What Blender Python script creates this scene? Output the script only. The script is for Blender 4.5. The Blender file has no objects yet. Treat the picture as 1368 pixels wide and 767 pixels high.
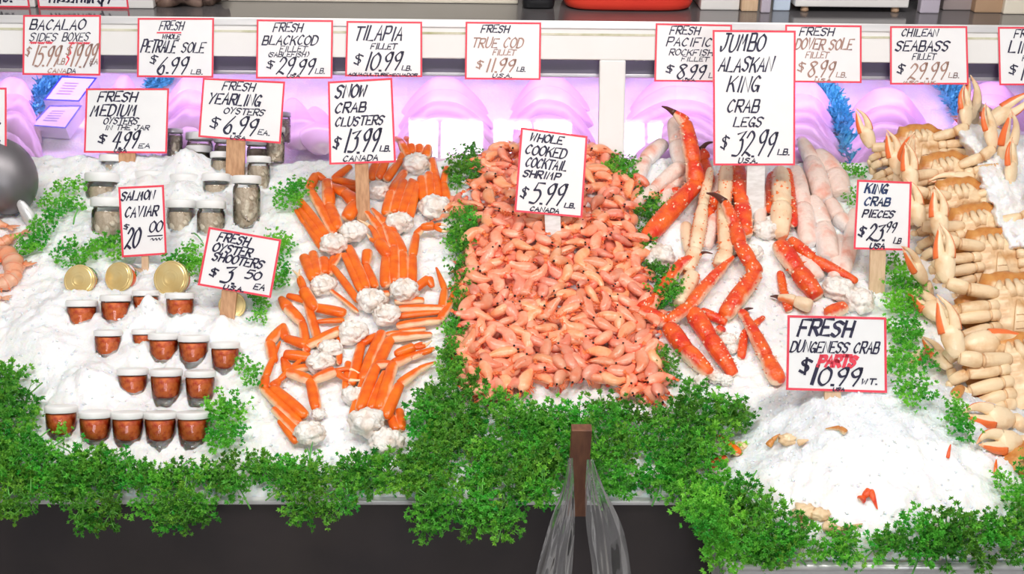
import bpy, bmesh, math, random
import numpy as np
from mathutils import Vector, Matrix

V = Vector
PI = math.pi
rng = random.Random(11)
nrng = np.random.default_rng(5)
scene = bpy.context.scene
COL = scene.collection

# ------------------------------------------------------------------ camera
F_PX, CX, CY = 1651.0, 684.0, 383.5
PITCH, ROLL, YAW = math.radians(25.0), math.radians(0.9), math.radians(1.4)
EYE = V((0.0, 0.0, 1.70))
FWD = V((math.sin(YAW) * math.cos(PITCH), math.cos(YAW) * math.cos(PITCH), -math.sin(PITCH)))
R0 = V((math.cos(YAW), -math.sin(YAW), 0))
U0 = R0.cross(FWD)
RIGHT = math.cos(ROLL) * R0 + math.sin(ROLL) * U0
UP = math.cos(ROLL) * U0 - math.sin(ROLL) * R0
cam_data = bpy.data.cameras.new('camera')
cam = bpy.data.objects.new('camera', cam_data)
COL.objects.link(cam)
cam_data.sensor_width = 36.0
cam_data.lens = F_PX / 1368.0 * 36.0
cam_data.clip_start = 0.05
m = Matrix((RIGHT, UP, -FWD)).transposed().to_4x4()
m.translation = EYE
cam.matrix_world = m
scene.camera = cam


def ray(px, py):
    return (FWD + RIGHT * ((px - CX) / F_PX) - UP * ((py - CY) / F_PX))


def depth(p):
    return (V(p) - EYE).dot(FWD)


def ppm(p):                       # metres per pixel at a point
    return depth(p) / F_PX


def plane_hit(px, py, p0, n):
    d = ray(px, py)
    t = (V(p0) - EYE).dot(n) / d.dot(n)
    return EYE + d * t


# ------------------------------------------------------------------ noise + ice height
_tab = nrng.random((256, 256))


def vnoise(x, y):
    x = np.asarray(x, float); y = np.asarray(y, float)
    xi = np.floor(x).astype(int); yi = np.floor(y).astype(int)
    fx = x - xi; fy = y - yi
    fx = fx * fx * (3 - 2 * fx); fy = fy * fy * (3 - 2 * fy)
    a = _tab[xi % 256, yi % 256]; b = _tab[(xi + 1) % 256, yi % 256]
    c = _tab[xi % 256, (yi + 1) % 256]; d = _tab[(xi + 1) % 256, (yi + 1) % 256]
    return (a * (1 - fx) + b * fx) * (1 - fy) + (c * (1 - fx) + d * fx) * fy - 0.5


LIP_Y, LIP_Z = 1.375, 0.745
BACK_Y, BACK_Z = 2.117, 0.964
SL = (BACK_Z - LIP_Z) / (BACK_Y - LIP_Y)


def base_plane(x, y):
    return LIP_Z + 0.008 + SL * (y - LIP_Y)


def bp_hit(px, py):
    n = V((0, -SL, 1)).normalized()
    return plane_hit(px, py, (0, LIP_Y, LIP_Z + 0.008), n)


MOUNDS = []


def mound(px, py, sx, sy, h):
    p = bp_hit(px, py)
    k = ppm(p)
    MOUNDS.append((p.x, p.y, sx * k, sy * k, h))


mound(735, 330, 100, 170, .035)          # under the shrimp
mound(500, 380, 110, 200, .012)          # under the snow crab
mound(990, 330, 120, 160, .020)          # under the king crab
mound(1290, 260, 110, 130, .020)
mound(120, 185, 60, 40, .030)
mound(205, 185, 40, 40, .030)
mound(255, 165, 40, 30, .020)
mound(240, 440, 110, 60, .012)
_tp = plane_hit(970, 757, (0, 0, .742), V((0, 0, 1)))
_tm = bp_hit(1135, 575)
TRAY = dict(x0=_tp.x, x1=_tp.x + .56, y0=_tp.y, y1=_tp.y + .36, z=.742)


def tray_mound(x, y):
    cx, cy = _tm.x, _tm.y
    dx = np.where(x < cx, (x - cx) / .165, (x - cx) / .30)
    dy = np.where(y < cy, (y - cy) / .22, (y - cy) / .13)
    r2 = dx * dx + dy * dy
    return np.where((x > TRAY['x0'] - .03), TRAY['z'] - .03 + .150 * np.exp(-r2 * .75), -1.0)


def H0(x, y):
    x = np.asarray(x, float); y = np.asarray(y, float)
    z = base_plane(x, y)
    for (mx, my, sx, sy, h) in MOUNDS:
        z = z + h * np.exp(-((x - mx) / sx) ** 2 - ((y - my) / sy) ** 2)
    z = z + .009 * vnoise(x * 8 + y * 8 + 3, y * 9 - x * 7) + .006 * vnoise(x * 22 - y * 15, y * 22 + x * 15 + 9)
    z = np.where(y < LIP_Y + .002, -1.0, z)
    t = tray_mound(x, y) + .010 * vnoise(x * 18 + y * 12, y * 18 - x * 12) + .008 * vnoise(x * 36 - y * 24, y * 36 + x * 24)
    t = np.where(y < TRAY['y0'] + .008, -1.0, t)
    return np.maximum(z, t)


_ts = np.arange(1.30, 2.75, .0025)


def hit(px, py, lift=0.0):
    d = ray(px, py)
    xs = EYE.x + d.x * _ts; ys = EYE.y + d.y * _ts; zs = EYE.z + d.z * _ts
    below = zs <= H0(xs, ys) + lift
    i = int(np.argmax(below))
    if not below[i]:
        return bp_hit(px, py) + V((0, 0, lift))
    if i > 0:
        a, b = _ts[i - 1], _ts[i]
        for _ in range(8):
            c = (a + b) / 2
            q = EYE + d * c
            if q.z <= float(H0(q.x, q.y)) + lift: b = c
            else: a = c
        return EYE + d * b
    return EYE + d * _ts[0]


def hz(x, y):
    return float(H0(x, y))


# ------------------------------------------------------------------ materials
def mat(name, col, rough=.5, col2=None, nscale=30, detail=3, lo=.35, hi=.65, spec=.5, metal=0, bump=0, bscale=80,
        sss=0, sss_rad=(.01, .005, .003), mask=None, obj_rand=0, trans=0, coat=0, emit=0, mask_lo=0., mask_hi=1., coords='Object', stretch=None):
    mt = bpy.data.materials.new(name); mt.use_nodes = True
    nt = mt.node_tree; N = nt.nodes; L = nt.links
    b = N['Principled BSDF']
    b.inputs['Roughness'].default_value = rough
    b.inputs['Metallic'].default_value = metal
    b.inputs['Specular IOR Level'].default_value = spec
    b.inputs['Transmission Weight'].default_value = trans
    b.inputs['Coat Weight'].default_value = coat
    if sss:
        b.inputs['Subsurface Weight'].default_value = sss
        b.inputs['Subsurface Radius'].default_value = (1, .6, .4)
        b.inputs['Subsurface Scale'].default_value = sss_rad[0]
    c = (*col, 1)
    b.inputs['Base Color'].default_value = c
    sock = None
    tc = N.new('ShaderNodeTexCoord')
    vec = tc.outputs[coords]
    if stretch:
        mp = N.new('ShaderNodeMapping'); mp.inputs['Scale'].default_value = stretch
        L.new(vec, mp.inputs['Vector']); vec = mp.outputs[0]
    if col2 is not None:
        nz = N.new('ShaderNodeTexNoise'); nz.inputs['Scale'].default_value = nscale; nz.inputs['Detail'].default_value = detail
        L.new(vec, nz.inputs['Vector'])
        r = N.new('ShaderNodeMapRange'); r.inputs[1].default_value = lo; r.inputs[2].default_value = hi
        L.new(nz.outputs[0], r.inputs[0])
        mx = N.new('ShaderNodeMix'); mx.data_type = 'RGBA'
        L.new(r.outputs[0], mx.inputs[0]); mx.inputs[6].default_value = c; mx.inputs[7].default_value = (*col2, 1)
        sock = mx.outputs[2]
    if mask is not None:                       # colour of the pale / dark zone of the thing itself
        at = N.new('ShaderNodeAttribute'); at.attribute_name = 'm'
        r = N.new('ShaderNodeMapRange'); r.inputs[1].default_value = mask_lo; r.inputs[2].default_value = mask_hi
        nz2 = N.new('ShaderNodeTexNoise'); nz2.inputs['Scale'].default_value = 60
        L.new(tc.outputs['Object'], nz2.inputs['Vector'])
        ma = N.new('ShaderNodeMath'); ma.operation = 'MULTIPLY_ADD'; ma.inputs[1].default_value = .5; 
        sb = N.new('ShaderNodeMath'); sb.operation = 'SUBTRACT'; sb.inputs[1].default_value = .25
        L.new(nz2.outputs[0], ma.inputs[0]); L.new(at.outputs['Fac'], sb.inputs[0]); L.new(sb.outputs[0], ma.inputs[2])
        L.new(ma.outputs[0], r.inputs[0])
        mx = N.new('ShaderNodeMix'); mx.data_type = 'RGBA'
        L.new(r.outputs[0], mx.inputs[0])
        if sock: L.new(sock, mx.inputs[6])
        else: mx.inputs[6].default_value = c
        mx.inputs[7].default_value = (*mask, 1)
        sock = mx.outputs[2]
    if obj_rand:
        oi = N.new('ShaderNodeObjectInfo')
        r = N.new('ShaderNodeMapRange'); r.inputs[3].default_value = 1 - obj_rand; r.inputs[4].default_value = 1 + obj_rand
        L.new(oi.outputs['Random'], r.inputs[0])
        hs = N.new('ShaderNodeHueSaturation'); L.new(r.outputs[0], hs.inputs['Value'])
        r2 = N.new('ShaderNodeMapRange'); r2.inputs[3].default_value = .5 - obj_rand * .06; r2.inputs[4].default_value = .5 + obj_rand * .06
        m7 = N.new('ShaderNodeMath'); m7.operation = 'FRACT'
        m8 = N.new('ShaderNodeMath'); m8.operation = 'MULTIPLY'; m8.inputs[1].default_value = 7.3
        L.new(oi.outputs['Random'], m8.inputs[0]); L.new(m8.outputs[0], m7.inputs[0]); L.new(m7.outputs[0], r2.inputs[0]); L.new(r2.outputs[0], hs.inputs['Hue'])
        if sock: L.new(sock, hs.inputs['Color'])
        else: hs.inputs['Color'].default_value = c
        sock = hs.outputs[0]
    if sock: L.new(sock, b.inputs['Base Color'])
    if emit:
        b.inputs['Emission Color'].default_value = c; b.inputs['Emission Strength'].default_value = emit
    if bump:
        nz = N.new('ShaderNodeTexNoise'); nz.inputs['Scale'].default_value = bscale; nz.inputs['Detail'].default_value = 4
        L.new(vec, nz.inputs['Vector'])
        bm = N.new('ShaderNodeBump'); bm.inputs['Strength'].default_value = bump; bm.inputs['Distance'].default_value = .004
        L.new(nz.outputs[0], bm.inputs['Height']); L.new(bm.outputs[0], b.inputs['Normal'])
    return mt


def thin_glass(name, tint=(1, 1, 1), ior=1.45, rough=.02, boost=0.0):
    mt = bpy.data.materials.new(name); mt.use_nodes = True
    nt = mt.node_tree; N = nt.nodes; L = nt.links
    for n in list(N): N.remove(n)
    out = N.new('ShaderNodeOutputMaterial')
    tr = N.new('ShaderNodeBsdfTransparent'); tr.inputs[0].default_value = (*tint, 1)
    gl = N.new('ShaderNodeBsdfGlossy'); gl.inputs['Roughness'].default_value = rough
    fr = N.new('ShaderNodeFresnel'); fr.inputs[0].default_value = ior
    ad = N.new('ShaderNodeMath'); ad.operation = 'ADD'; ad.inputs[1].default_value = boost; ad.use_clamp = True
    L.new(fr.outputs[0], ad.inputs[0])
    mx = N.new('ShaderNodeMixShader')
    L.new(ad.outputs[0], mx.inputs[0]); L.new(tr.outputs[0], mx.inputs[1]); L.new(gl.outputs[0], mx.inputs[2])
    L.new(mx.outputs[0], out.inputs[0])
    return mt


# ------------------------------------------------------------------ mesh builder
class MB:
    def __init__(s): s.v = []; s.f = []; s.m = []
    def add(s, verts, faces, mval=0.0):
        o = len(s.v)
        s.v += [V(p) for p in verts]
        s.m += ([mval] * len(verts) if not hasattr(mval, '__len__') else list(mval))
        s.f += [tuple(i + o for i in f) for f in faces]
    def box(s, c, size, rot=None, bev=0, mval=0.0):
        sx, sy, sz = [q / 2 for q in size]; c = V(c)
        vs = [V((x, y, z)) for x in (-sx, sx) for y in (-sy, sy) for z in (-sz, sz)]
        fs = [(0, 1, 3, 2), (4, 6, 7, 5), (0, 4, 5, 1), (2, 3, 7, 6), (0, 2, 6, 4), (1, 5, 7, 3)]
        if bev:
            bm = bmesh.new(); bv = [bm.verts.new(p) for p in vs]
            for f in fs: bm.faces.new([bv[i] for i in f])
            bmesh.ops.bevel(bm, geom=list(bm.edges), offset=bev, segments=2, affect='EDGES', profile=.6)
            bm.verts.index_update()
            vs = [p.co.copy() for p in bm.verts]; fs = [tuple(q.index for q in f.verts) for f in bm.faces]; bm.free()
        if rot is not None: vs = [rot @ p for p in vs]
        s.add([c + p for p in vs], fs, mval)
    def tube(s, pts, rad, seg=8, flat=1.0, up=(0, 0, 1), cap=True, mfun=None):
        """a swept tube; flat squashes it along `up`; mfun(i_ring, angle) gives the mask"""
        pts = [V(p) for p in pts]; n = len(pts); up = V(up)
        if not hasattr(rad, '__len__'): rad = [rad] * n
        vs, ms, fs = [], [], []
        for i, p in enumerate(pts):
            t = (pts[min(i + 1, n - 1)] - pts[max(i - 1, 0)])
            t = t.normalized() if t.length > 1e-9 else V((1, 0, 0))
            a = t.cross(up)
            if a.length < 1e-4: a = t.cross(V((0, 1, 0)))
            a.normalize(); b = a.cross(t).normalized()
            for k in range(seg):
                th = 2 * PI * k / seg
                vs.append(p + a * (math.cos(th) * rad[i]) + b * (math.sin(th) * rad[i] * flat))
                ms.append(mfun(i / max(1, n - 1), th) if mfun else 0.0)
        for i in range(n - 1):
            for k in range(seg):
                k2 = (k + 1) % seg
                fs.append((i * seg + k, i * seg + k2, (i + 1) * seg + k2, (i + 1) * seg + k))
        if cap:
            fs.append(tuple(range(seg))[::-1]); fs.append(tuple((n - 1) * seg + k for k in range(seg)))
        s.add(vs, fs, ms)
    def blob(s, c, r, rot=None, nu=14, nv=9, lump=0.0, freq=1.0, seed=0, mval=0.0):
        """ellipsoid with lumps"""
        c = V(c); r = (r, r, r) if not hasattr(r, '__len__') else r
        vs, fs = [], []
        from mathutils import noise as mn
        for j in range(nv + 1):
            ph = PI * j / nv
            for i in range(nu):
                th = 2 * PI * i / nu
                d = V((math.sin(ph) * math.cos(th), math.sin(ph) * math.sin(th), math.cos(ph)))
                k = 1.0 + (lump * mn.noise(d * freq + V((seed * 3.1, seed * 1.7, seed))) if lump else 0)
                p = V((d.x * r[0] * k, d.y * r[1] * k, d.z * r[2] * k))
                if rot is not None: p = rot @ p
                vs.append(c + p)
        for j in range(nv):
            for i in range(nu):
                i2 = (i + 1) % nu
                fs.append((j * nu + i, (j + 1) * nu + i, (j + 1) * nu + i2, j * nu + i2))
        s.add(vs, fs, mval)
    def lathe(s, prof, seg=24, c=(0, 0, 0), mvals=None):
        c = V(c); vs, fs, ms = [], [], []
        for j, (r, z) in enumerate(prof):
            for i in range(seg):
                th = 2 * PI * i / seg
                vs.append(c + V((r * math.cos(th), r * math.sin(th), z))); ms.append(mvals[j] if mvals else 0.0)
        for j in range(len(prof) - 1):
            for i in range(seg):
                i2 = (i + 1) % seg
                fs.append((j * seg + i, j * seg + i2, (j + 1) * seg + i2, (j + 1) * seg + i))
        s.add(vs, fs, ms)
    def grid(s, fn, nu, nv, mfn=None):
        vs, ms, fs = [], [], []
        for j in range(nv + 1):
            for i in range(nu + 1):
                vs.append(fn(i / nu, j / nv)); ms.append(mfn(i / nu, j / nv) if mfn else 0.0)
        for j in range(nv):
            for i in range(nu):
                a = j * (nu + 1) + i
                fs.append((a, a + 1, a + nu + 2, a + nu + 1))
        s.add(vs, fs, ms)
    def mesh(s, name, origin=(0, 0, 0), smooth=True):
        o = V(origin)
        me = bpy.data.meshes.new(name)
        me.from_pydata([tuple(p - o) for p in s.v], [], s.f)
        if any(s.m):
            a = me.attributes.new('m', 'FLOAT', 'POINT'); a.data.foreach_set('value', [float(q) for q in s.m])
        if smooth: me.polygons.foreach_set('use_smooth', [True] * len(me.polygons))
        me.update()
        return me
    def build(s, name, material, parent=None, origin=(0, 0, 0), smooth=True):
        ob = bpy.data.objects.new(name, s.mesh(name, origin, smooth))
        COL.objects.link(ob)
        ob.data.materials.append(material)
        if parent is not None: ob.parent = parent
        else: ob.location = origin
        return ob


def thing(name, label, cat, loc=(0, 0, 0), group=None, rot=None):
    o = bpy.data.objects.new(name, None); COL.objects.link(o)
    o.empty_display_size = .02
    if rot is not None:
        mm = rot.to_4x4(); mm.translation = V(loc); o.matrix_world = mm
    else: o.location = loc
    return tag(o, label, cat, group)


def tag(o, label, cat, group=None, kind=None):
    o['label'] = label; o['category'] = cat
    if group: o['group'] = group
    if kind: o['kind'] = kind
    return o


def struct(o):
    o['kind'] = 'structure'; return o


def copy_tree(o, parent=None):
    c = o.copy(); COL.objects.link(c)
    if parent is not None: c.parent = parent
    for ch in o.children: copy_tree(ch, c)
    return c


def smooth_path(pts, n=6):
    """Catmull-Rom through points (any tuples), n steps per span"""
    P = [np.array(p, float) for p in pts]
    if len(P) < 3: 
        return [tuple(P[0] + (P[-1] - P[0]) * t / n) for t in range(n + 1)]
    P = [2 * P[0] - P[1]] + P + [2 * P[-1] - P[-2]]
    out = []
    for i in range(1, len(P) - 2):
        for k in range(n):
            t = k / n
            out.append(tuple(.5 * (2 * P[i] + (P[i + 1] - P[i - 1]) * t + (2 * P[i - 1] - 5 * P[i] + 4 * P[i + 1] - P[i + 2]) * t * t
                                   + (3 * P[i] - P[i - 1] - 3 * P[i + 1] + P[i + 2]) * t ** 3)))
    out.append(tuple(P[-2]))
    return out


def leafmat(name, c1, c2):
    mt = mat(name, c1, .45, c2, 18, 2, obj_rand=.34, spec=.35)
    N = mt.node_tree.nodes; L = mt.node_tree.links
    b = N['Principled BSDF']; out = N['Material Output']
    t = N.new('ShaderNodeBsdfTranslucent'); mx = N.new('ShaderNodeMixShader'); mx.inputs[0].default_value = .35
    src = b.inputs['Base Color'].links[0].from_socket
    L.new(src, t.inputs[0]); L.new(b.outputs[0], mx.inputs[1]); L.new(t.outputs[0], mx.inputs[2]); L.new(mx.outputs[0], out.inputs[0])
    return mt


# palette
M = {}
M['ice'] = mat('crushed ice', (.94, .945, .955), .32, (.88, .895, .92), 40, 4, spec=.4, bump=.5, bscale=200, sss=.5, sss_rad=(.010,))
M['steel'] = mat('brushed steel', (.80, .79, .79), .36, (.70, .70, .71), 8, 3, metal=.35, stretch=(1, 12, 12))
M['whitepanel'] = mat('white enamel panel', (.86, .85, .84), .35, (.80, .79, .77), 5, 4)
M['grime'] = mat('yellowed groove', (.42, .42, .22), .7, (.70, .68, .55), 30, 4)
M['ledge'] = mat('grey polished ledge', (.13, .125, .13), .12, (.10, .095, .10), 9, 3, spec=.6)
M['dark'] = mat('dark brown laminate', (.040, .034, .037), .42, (.055, .045, .045), 6, 4, spec=.35)
M['black'] = mat('black plastic', (.012, .012, .014), .4)
M['card'] = mat('white card', (.90, .90, .91), .45, (.87, .87, .885), 20, 2)
M['red'] = mat('red marker border', (.85, .06, .10), .5)
M['ink'] = mat('dark marker ink', (.018, .016, .050), .5, (.05, .045, .10), 60, 2, lo=.5, hi=.75)
M['faded'] = mat('faded brown ink', (.42, .25, .20), .5, (.20, .13, .14), 40, 3, lo=.5, hi=.7)
M['bluink'] = mat('blue ink', (.03, .07, .22), .5, (.02, .03, .08), 50, 2)
M['wood'] = mat('pale wood', (.62, .36, .20), .6, (.46, .24, .12), 14, 4, stretch=(14, 14, 1.2), coords='Object')
M['paleWood'] = mat('light wood', (.72, .52, .34), .6, (.62, .42, .26), 14, 4, stretch=(14, 14, 1.2))
M['darkWood'] = mat('reddish brown wood', (.20, .085, .045), .5, (.13, .05, .03), 12, 4, stretch=(14, 14, 1.2))
M['wrap'] = mat('white wrapped stick', (.80, .79, .78), .4, (.66, .64, .62), 60, 3, stretch=(1, 1, 3))
M['glass'] = thin_glass('jar glass', (.95, .97, .965), 1.35)
M['jarbase'] = thin_glass('thick jar base', (.93, .955, .945), 1.4, boost=.03)
M['pane'] = thin_glass('display glass', (.97, .965, .975), 1.5, boost=.045)
M['bag'] = thin_glass('clear plastic film', (.955, .955, .965), 1.25, .05, boost=.0)
def film(mt, k):
    N = mt.node_tree.nodes; L = mt.node_tree.links; out = next(n for n in N if n.type == 'OUTPUT_MATERIAL')
    src = out.inputs[0].links[0].from_socket
    d = N.new('ShaderNodeBsdfDiffuse'); d.inputs[0].default_value = (.9, .9, .92, 1)
    mx = N.new('ShaderNodeMixShader'); mx.inputs[0].default_value = k
    L.new(src, mx.inputs[1]); L.new(d.outputs[0], mx.inputs[2]); L.new(mx.outputs[0], out.inputs[0])


film(M['bag'], .075)
M['lid'] = mat('white lid', (.86, .86, .85), .35)
M['gold'] = mat('gold lid', (.93, .74, .36), .25, (.86, .62, .25), 30, 2, metal=.55)
M['caviar'] = mat('red caviar', (.95, .20, .04), .2, (.70, .065, .015), 2.4, 3, lo=.42, hi=.6, spec=.6, bump=.35, bscale=16, sss=.1)
M['oyster'] = mat('shucked oysters', (.95, .82, .66), .25, (.52, .39, .28), 2.0, 3, bump=1.0, bscale=3, lo=.44, hi=.66, mask=(.50, .38, .28), mask_lo=.3, mask_hi=1.2)
M['snow'] = mat('snow crab shell', (.90, .19, .012), .30, (.78, .11, .008), 50, 3, mask=(.96, .66, .42), mask_lo=.50, mask_hi=.86, spec=.5, bump=.15, bscale=200)
M['snowmeat'] = mat('white crab shoulder', (.92, .87, .81), .4, (.74, .56, .45), 50, 5, lo=.48, hi=.74, bump=.9, bscale=130, sss=.15)
M['king'] = mat('king crab shell', (.90, .155, .022), .34, (.72, .035, .015), 45, 5, mask=(.95, .70, .50), mask_lo=.66, mask_hi=.98, bump=.8, bscale=110)
M['kingcream'] = mat('pale king crab shell', (.90, .72, .50), .36, (.82, .55, .34), 35, 4, mask=(.84, .20, .05), mask_lo=.62, mask_hi=.9, bump=.3, bscale=160)
M['kingfrost'] = mat('frosted king crab shell', (.88, .70, .62), .4, (.80, .30, .20), 24, 5, lo=.50, hi=.72, mask=(.85, .80, .78), mask_lo=.5, mask_hi=.9, bump=.7, bscale=110, sss=.1)
M['kingtip'] = mat('dark claw tip', (.10, .03, .02), .35)
M['shrimp'] = mat('cooked shrimp', (.90, .28, .14), .28, (.94, .46, .30), 2.6, 3, mask=(.80, .12, .035), mask_lo=.35, mask_hi=1.0, obj_rand=.2, spec=.55, sss=.1, sss_rad=(.004,))
M['shrimpleg'] = mat('shrimp legs', (.86, .20, .06), .4)
M['eye'] = mat('black eye', (.008, .007, .008), .2)
M['prawn'] = mat('large prawn shell', (.88, .30, .14), .3, (.80, .45, .30), 40, 3, mask=(.70, .12, .05), mask_lo=.5, mask_hi=.95)
M['crabcream'] = mat('dungeness underside', (.86, .66, .42), .34, (.58, .30, .11), 34, 5, lo=.46, hi=.74, mask=(.45, .19, .07), mask_lo=.55, mask_hi=.9, bump=.3, bscale=120)
M['crabshell'] = mat('dungeness carapace', (.52, .17, .03), .34, (.68, .33, .09), 45, 4, mask=(.88, .70, .45), mask_lo=.5, mask_hi=.9, bump=.3, bscale=120)
M['crabclaw'] = mat('dungeness claw', (.90, .71, .47), .32, (.70, .40, .17), 30, 5, lo=.48, hi=.78, mask=(.88, .19, .05), mask_lo=.55, mask_hi=.85, bump=.3, bscale=120)
M['parsley'] = leafmat('parsley leaf', (.060, .40, .045), (.26, .62, .07))
M['parsleystem'] = mat('parsley stem', (.14, .44, .08), .4, obj_rand=.2)
M['fillet'] = mat('pale fish fillet', (.86, .66, .80), .3, (.80, .56, .74), 18, 3, spec=.5, sss=.1)
M['garland'] = mat('blue green plastic grass', (.09, .60, .80), .5, obj_rand=.2)
# ------------------------------------------------------------------ setting
TILT = math.radians(18)
HP0 = V((0, 2.193, 1.199))
HS = V((0, -math.sin(TILT), -math.cos(TILT)))        # down the face
HN = V((0, -math.cos(TILT), math.sin(TILT)))         # out of the face


def face_pt(px, py, off=0.0):
    return plane_hit(px, py, HP0 + HN * off, HN)


def face_uv(px, py):
    p = face_pt(px, py); return p.x, (p - HP0).dot(HS)


def face_box(mb, x0, x1, u0, u1, d0, d1, bev=0):
    """a slab on the tilted face: x range, range down the face, range outward"""
    rot = Matrix((V((1, 0, 0)), HN, -HS)).transposed()
    c = HP0 + V(((x0 + x1) / 2, 0, 0)) + HS * ((u0 + u1) / 2) + HN * ((d0 + d1) / 2)
    mb.box(c, (x1 - x0, abs(d1 - d0), abs(u1 - u0)), rot, bev)


b = MB(); b.box((0, .5, -.025), (9, 13, .05)); o = struct(b.build('floor', mat('concrete floor', (.30, .29, .28), .5, (.24, .23, .22), 4), smooth=False))

# the wall across the aisle with bright windows (seen mirrored in the display glass)
WY = -4.0
mw_ = mat('aisle wall paint', (.55, .53, .52), .7, (.5, .48, .47), 3)
mpane = mat('bright daylight pane', (.97, .98, 1.0), .3, emit=13.0)
mframe = mat('window frame', (.35, .34, .36), .5)
wins = [(-.62, -.02), (.06, .60), (.80, 1.45)]
WZ0, WZ1 = 1.75, 3.1
b = MB()
xs = [-4.5] + [q for w in wins for q in w] + [4.5]
for i in range(0, len(xs), 2): b.box(((xs[i] + xs[i + 1]) / 2, WY, (WZ0 + WZ1) / 2), (xs[i + 1] - xs[i], .12, WZ1 - WZ0))
b.box((0, WY, WZ0 / 2), (9, .12, WZ0)); b.box((0, WY, (WZ1 + 3.6) / 2), (9, .12, 3.6 - WZ1))
struct(b.build('wall_front', mw_, smooth=False))
for i, (x0, x1) in enumerate(wins):
    b = MB(); b.box(((x0 + x1) / 2, WY - .03, (WZ0 + WZ1) / 2), (x1 - x0, .01, WZ1 - WZ0))
    w = struct(b.build('window_%d' % (i + 1), mpane, smooth=False))
    f = MB()
    for q in range(1, 4): f.box(((x0 + x1) / 2, WY, WZ0 + (WZ1 - WZ0) * q / 4), (x1 - x0, .05, .02))
    f.box(((x0 + x1) / 2, WY, (WZ0 + WZ1) / 2), (.025, .05, WZ1 - WZ0))
    f.build('window_frame', mframe, w, smooth=False)
b = MB(); b.box((0, 6.0, 1.8), (9, .1, 3.6)); struct(b.build('wall_back', mat('back wall paint', (.62, .58, .52), .7, (.55, .5, .45), 3), smooth=False))

XL, XR = -1.25, 1.35
# front counter with its dark panel and steel lip
cnt = thing('display_counter', 'dark brown panelled counter under the ice bed with a steel lip', 'counter', (0, LIP_Y, 0))
b = MB(); b.box(((XL + XR) / 2, LIP_Y + .015, .368), (XR - XL, .024, .736)); b.box(((XL + XR) / 2, 2.13, .44), (XR - XL, .02, .88))
b.box((XL + .01, 1.75, .36), (.02, .72, .72)); b.box((XR - .01, 1.75, .36), (.02, .72, .72))
b.build('front_panel', M['dark'], cnt, (0, LIP_Y, 0), smooth=False)
b = MB(); b.box(((XL + XR) / 2, LIP_Y + .004, LIP_Z - .004), (XR - XL, .012, .007), bev=.002)
b.box(((XL + XR) / 2, LIP_Y + .014, LIP_Z - .012), (XR - XL, .012, .016), bev=.002)
b.build('steel_lip', M['steel'], cnt, (0, LIP_Y, 0), smooth=False)
b = MB()
rot = Matrix.Rotation(math.atan(SL), 3, 'X')
b.box(((XL + XR) / 2, 1.76, .808), (XR - XL, .70, .02), rot); b.build('sloped_pan', M['steel'], cnt, (0, LIP_Y, 0), smooth=False)

# protruding steel tray for the crab parts
tx0, tx1, ty0, ty1, tz = TRAY['x0'], TRAY['x1'], TRAY['y0'], TRAY['y1'], TRAY['z']
tr = thing('ice_tray', 'shallow steel tray of ice jutting out at the right front of the counter', 'tray', ((tx0 + tx1) / 2, ty0, tz - .06))
b = MB(); oo = tr.location
b.box(((tx0 + tx1) / 2, (ty0 + LIP_Y) / 2 - .01, tz - .055), (tx1 - tx0, LIP_Y - ty0 - .02, .01))
b.box(((tx0 + tx1) / 2, ty0, tz - .03), (tx1 - tx0, .006, .06)); b.box((tx0, (ty0 + LIP_Y) / 2 - .012, tz - .03), (.006, LIP_Y - ty0 - .026, .06))
b.box((tx1, (ty0 + LIP_Y) / 2 - .012, tz - .03), (.006, LIP_Y - ty0 - .026, .06))
b.build('tray_body', M['steel'], tr, oo, smooth=False)
b = MB(); b.tube([(tx0, LIP_Y - .022, tz), (tx0, ty0, tz), (tx1, ty0, tz), (tx1, LIP_Y - .022, tz)], .006, 10)
b.build('rolled_rim', M['steel'], tr, oo)
st = thing('tray_pedestal', 'dark block pedestal carrying the steel tray before the counter', 'pedestal', ((tx0 + tx1) / 2, ty0 + .06, 0))
b = MB(); b.box(((tx0 + tx1) / 2, ty0 + .065, .34), (tx1 - tx0 - .04, .11, .68), bev=.004)
b.build('block', M['dark'], st, st.location, smooth=False)

# glass fronted display case
cs = thing('display_case', 'white enamelled display case with tilted glass front and grey ledge', 'display case', (0, 2.2, 0))
oc = V((0, 2.2, 0))
_, u_low = face_uv(700, 79)
xm0, _ = face_uv(800, 140); xm1, um = face_uv(835, 140)
ub = .30
b = MB()
face_box(b, XL, XR, 0, u_low, -.012, 0, .002)
b.build('header_panel', M['whitepanel'], cs, oc, smooth=False)
b = MB(); face_box(b, XL, XR, .020, .024, 0, .0008); b.build('header_groove', M['grime'], cs, oc, smooth=False)
b = MB(); face_box(b, XL, XR, -.002, .012, -.010, .003, .0015); b.build('ledge_edge_strip', M['steel'], cs, oc, smooth=False)
b = MB(); face_box(b, xm0, xm1, u_low, ub, -.012, .001, .003); b.build('mullion', M['whitepanel'], cs, oc, smooth=False)
for (xa, xb) in ((XL, xm0), (xm1, XR)):
    b = MB(); face_box(b, xa, xb, u_low, ub, -.010, -.007); b.build('glass_pane', M['pane'], cs, oc, smooth=False)
_, ur = face_uv(700, 104)
b = MB(); face_box(b, XL + .01, XR - .01, u_low - .01, ur - .008, -.05, -.03, .003); b.build('inner_rail', mat('grey lavender rail', (.24, .22, .30), .4, (.20, .18, .24), 6), cs, oc, smooth=False)
b = MB(); face_box(b, XL + .01, XR - .01, ur - .010, ur - .003, -.048, -.026, .002); b.build('rail_bead', M['steel'], cs, oc, smooth=False)
b = MB(); b.box(((XL + XR) / 2, 2.50, 1.186), (XR - XL, .62, .022), bev=.003); b.build('top_ledge', M['ledge'], cs, oc, smooth=False)
mi = mat('lavender grey lining', (.50, .45, .55), .5, (.45, .40, .50), 6)
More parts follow.
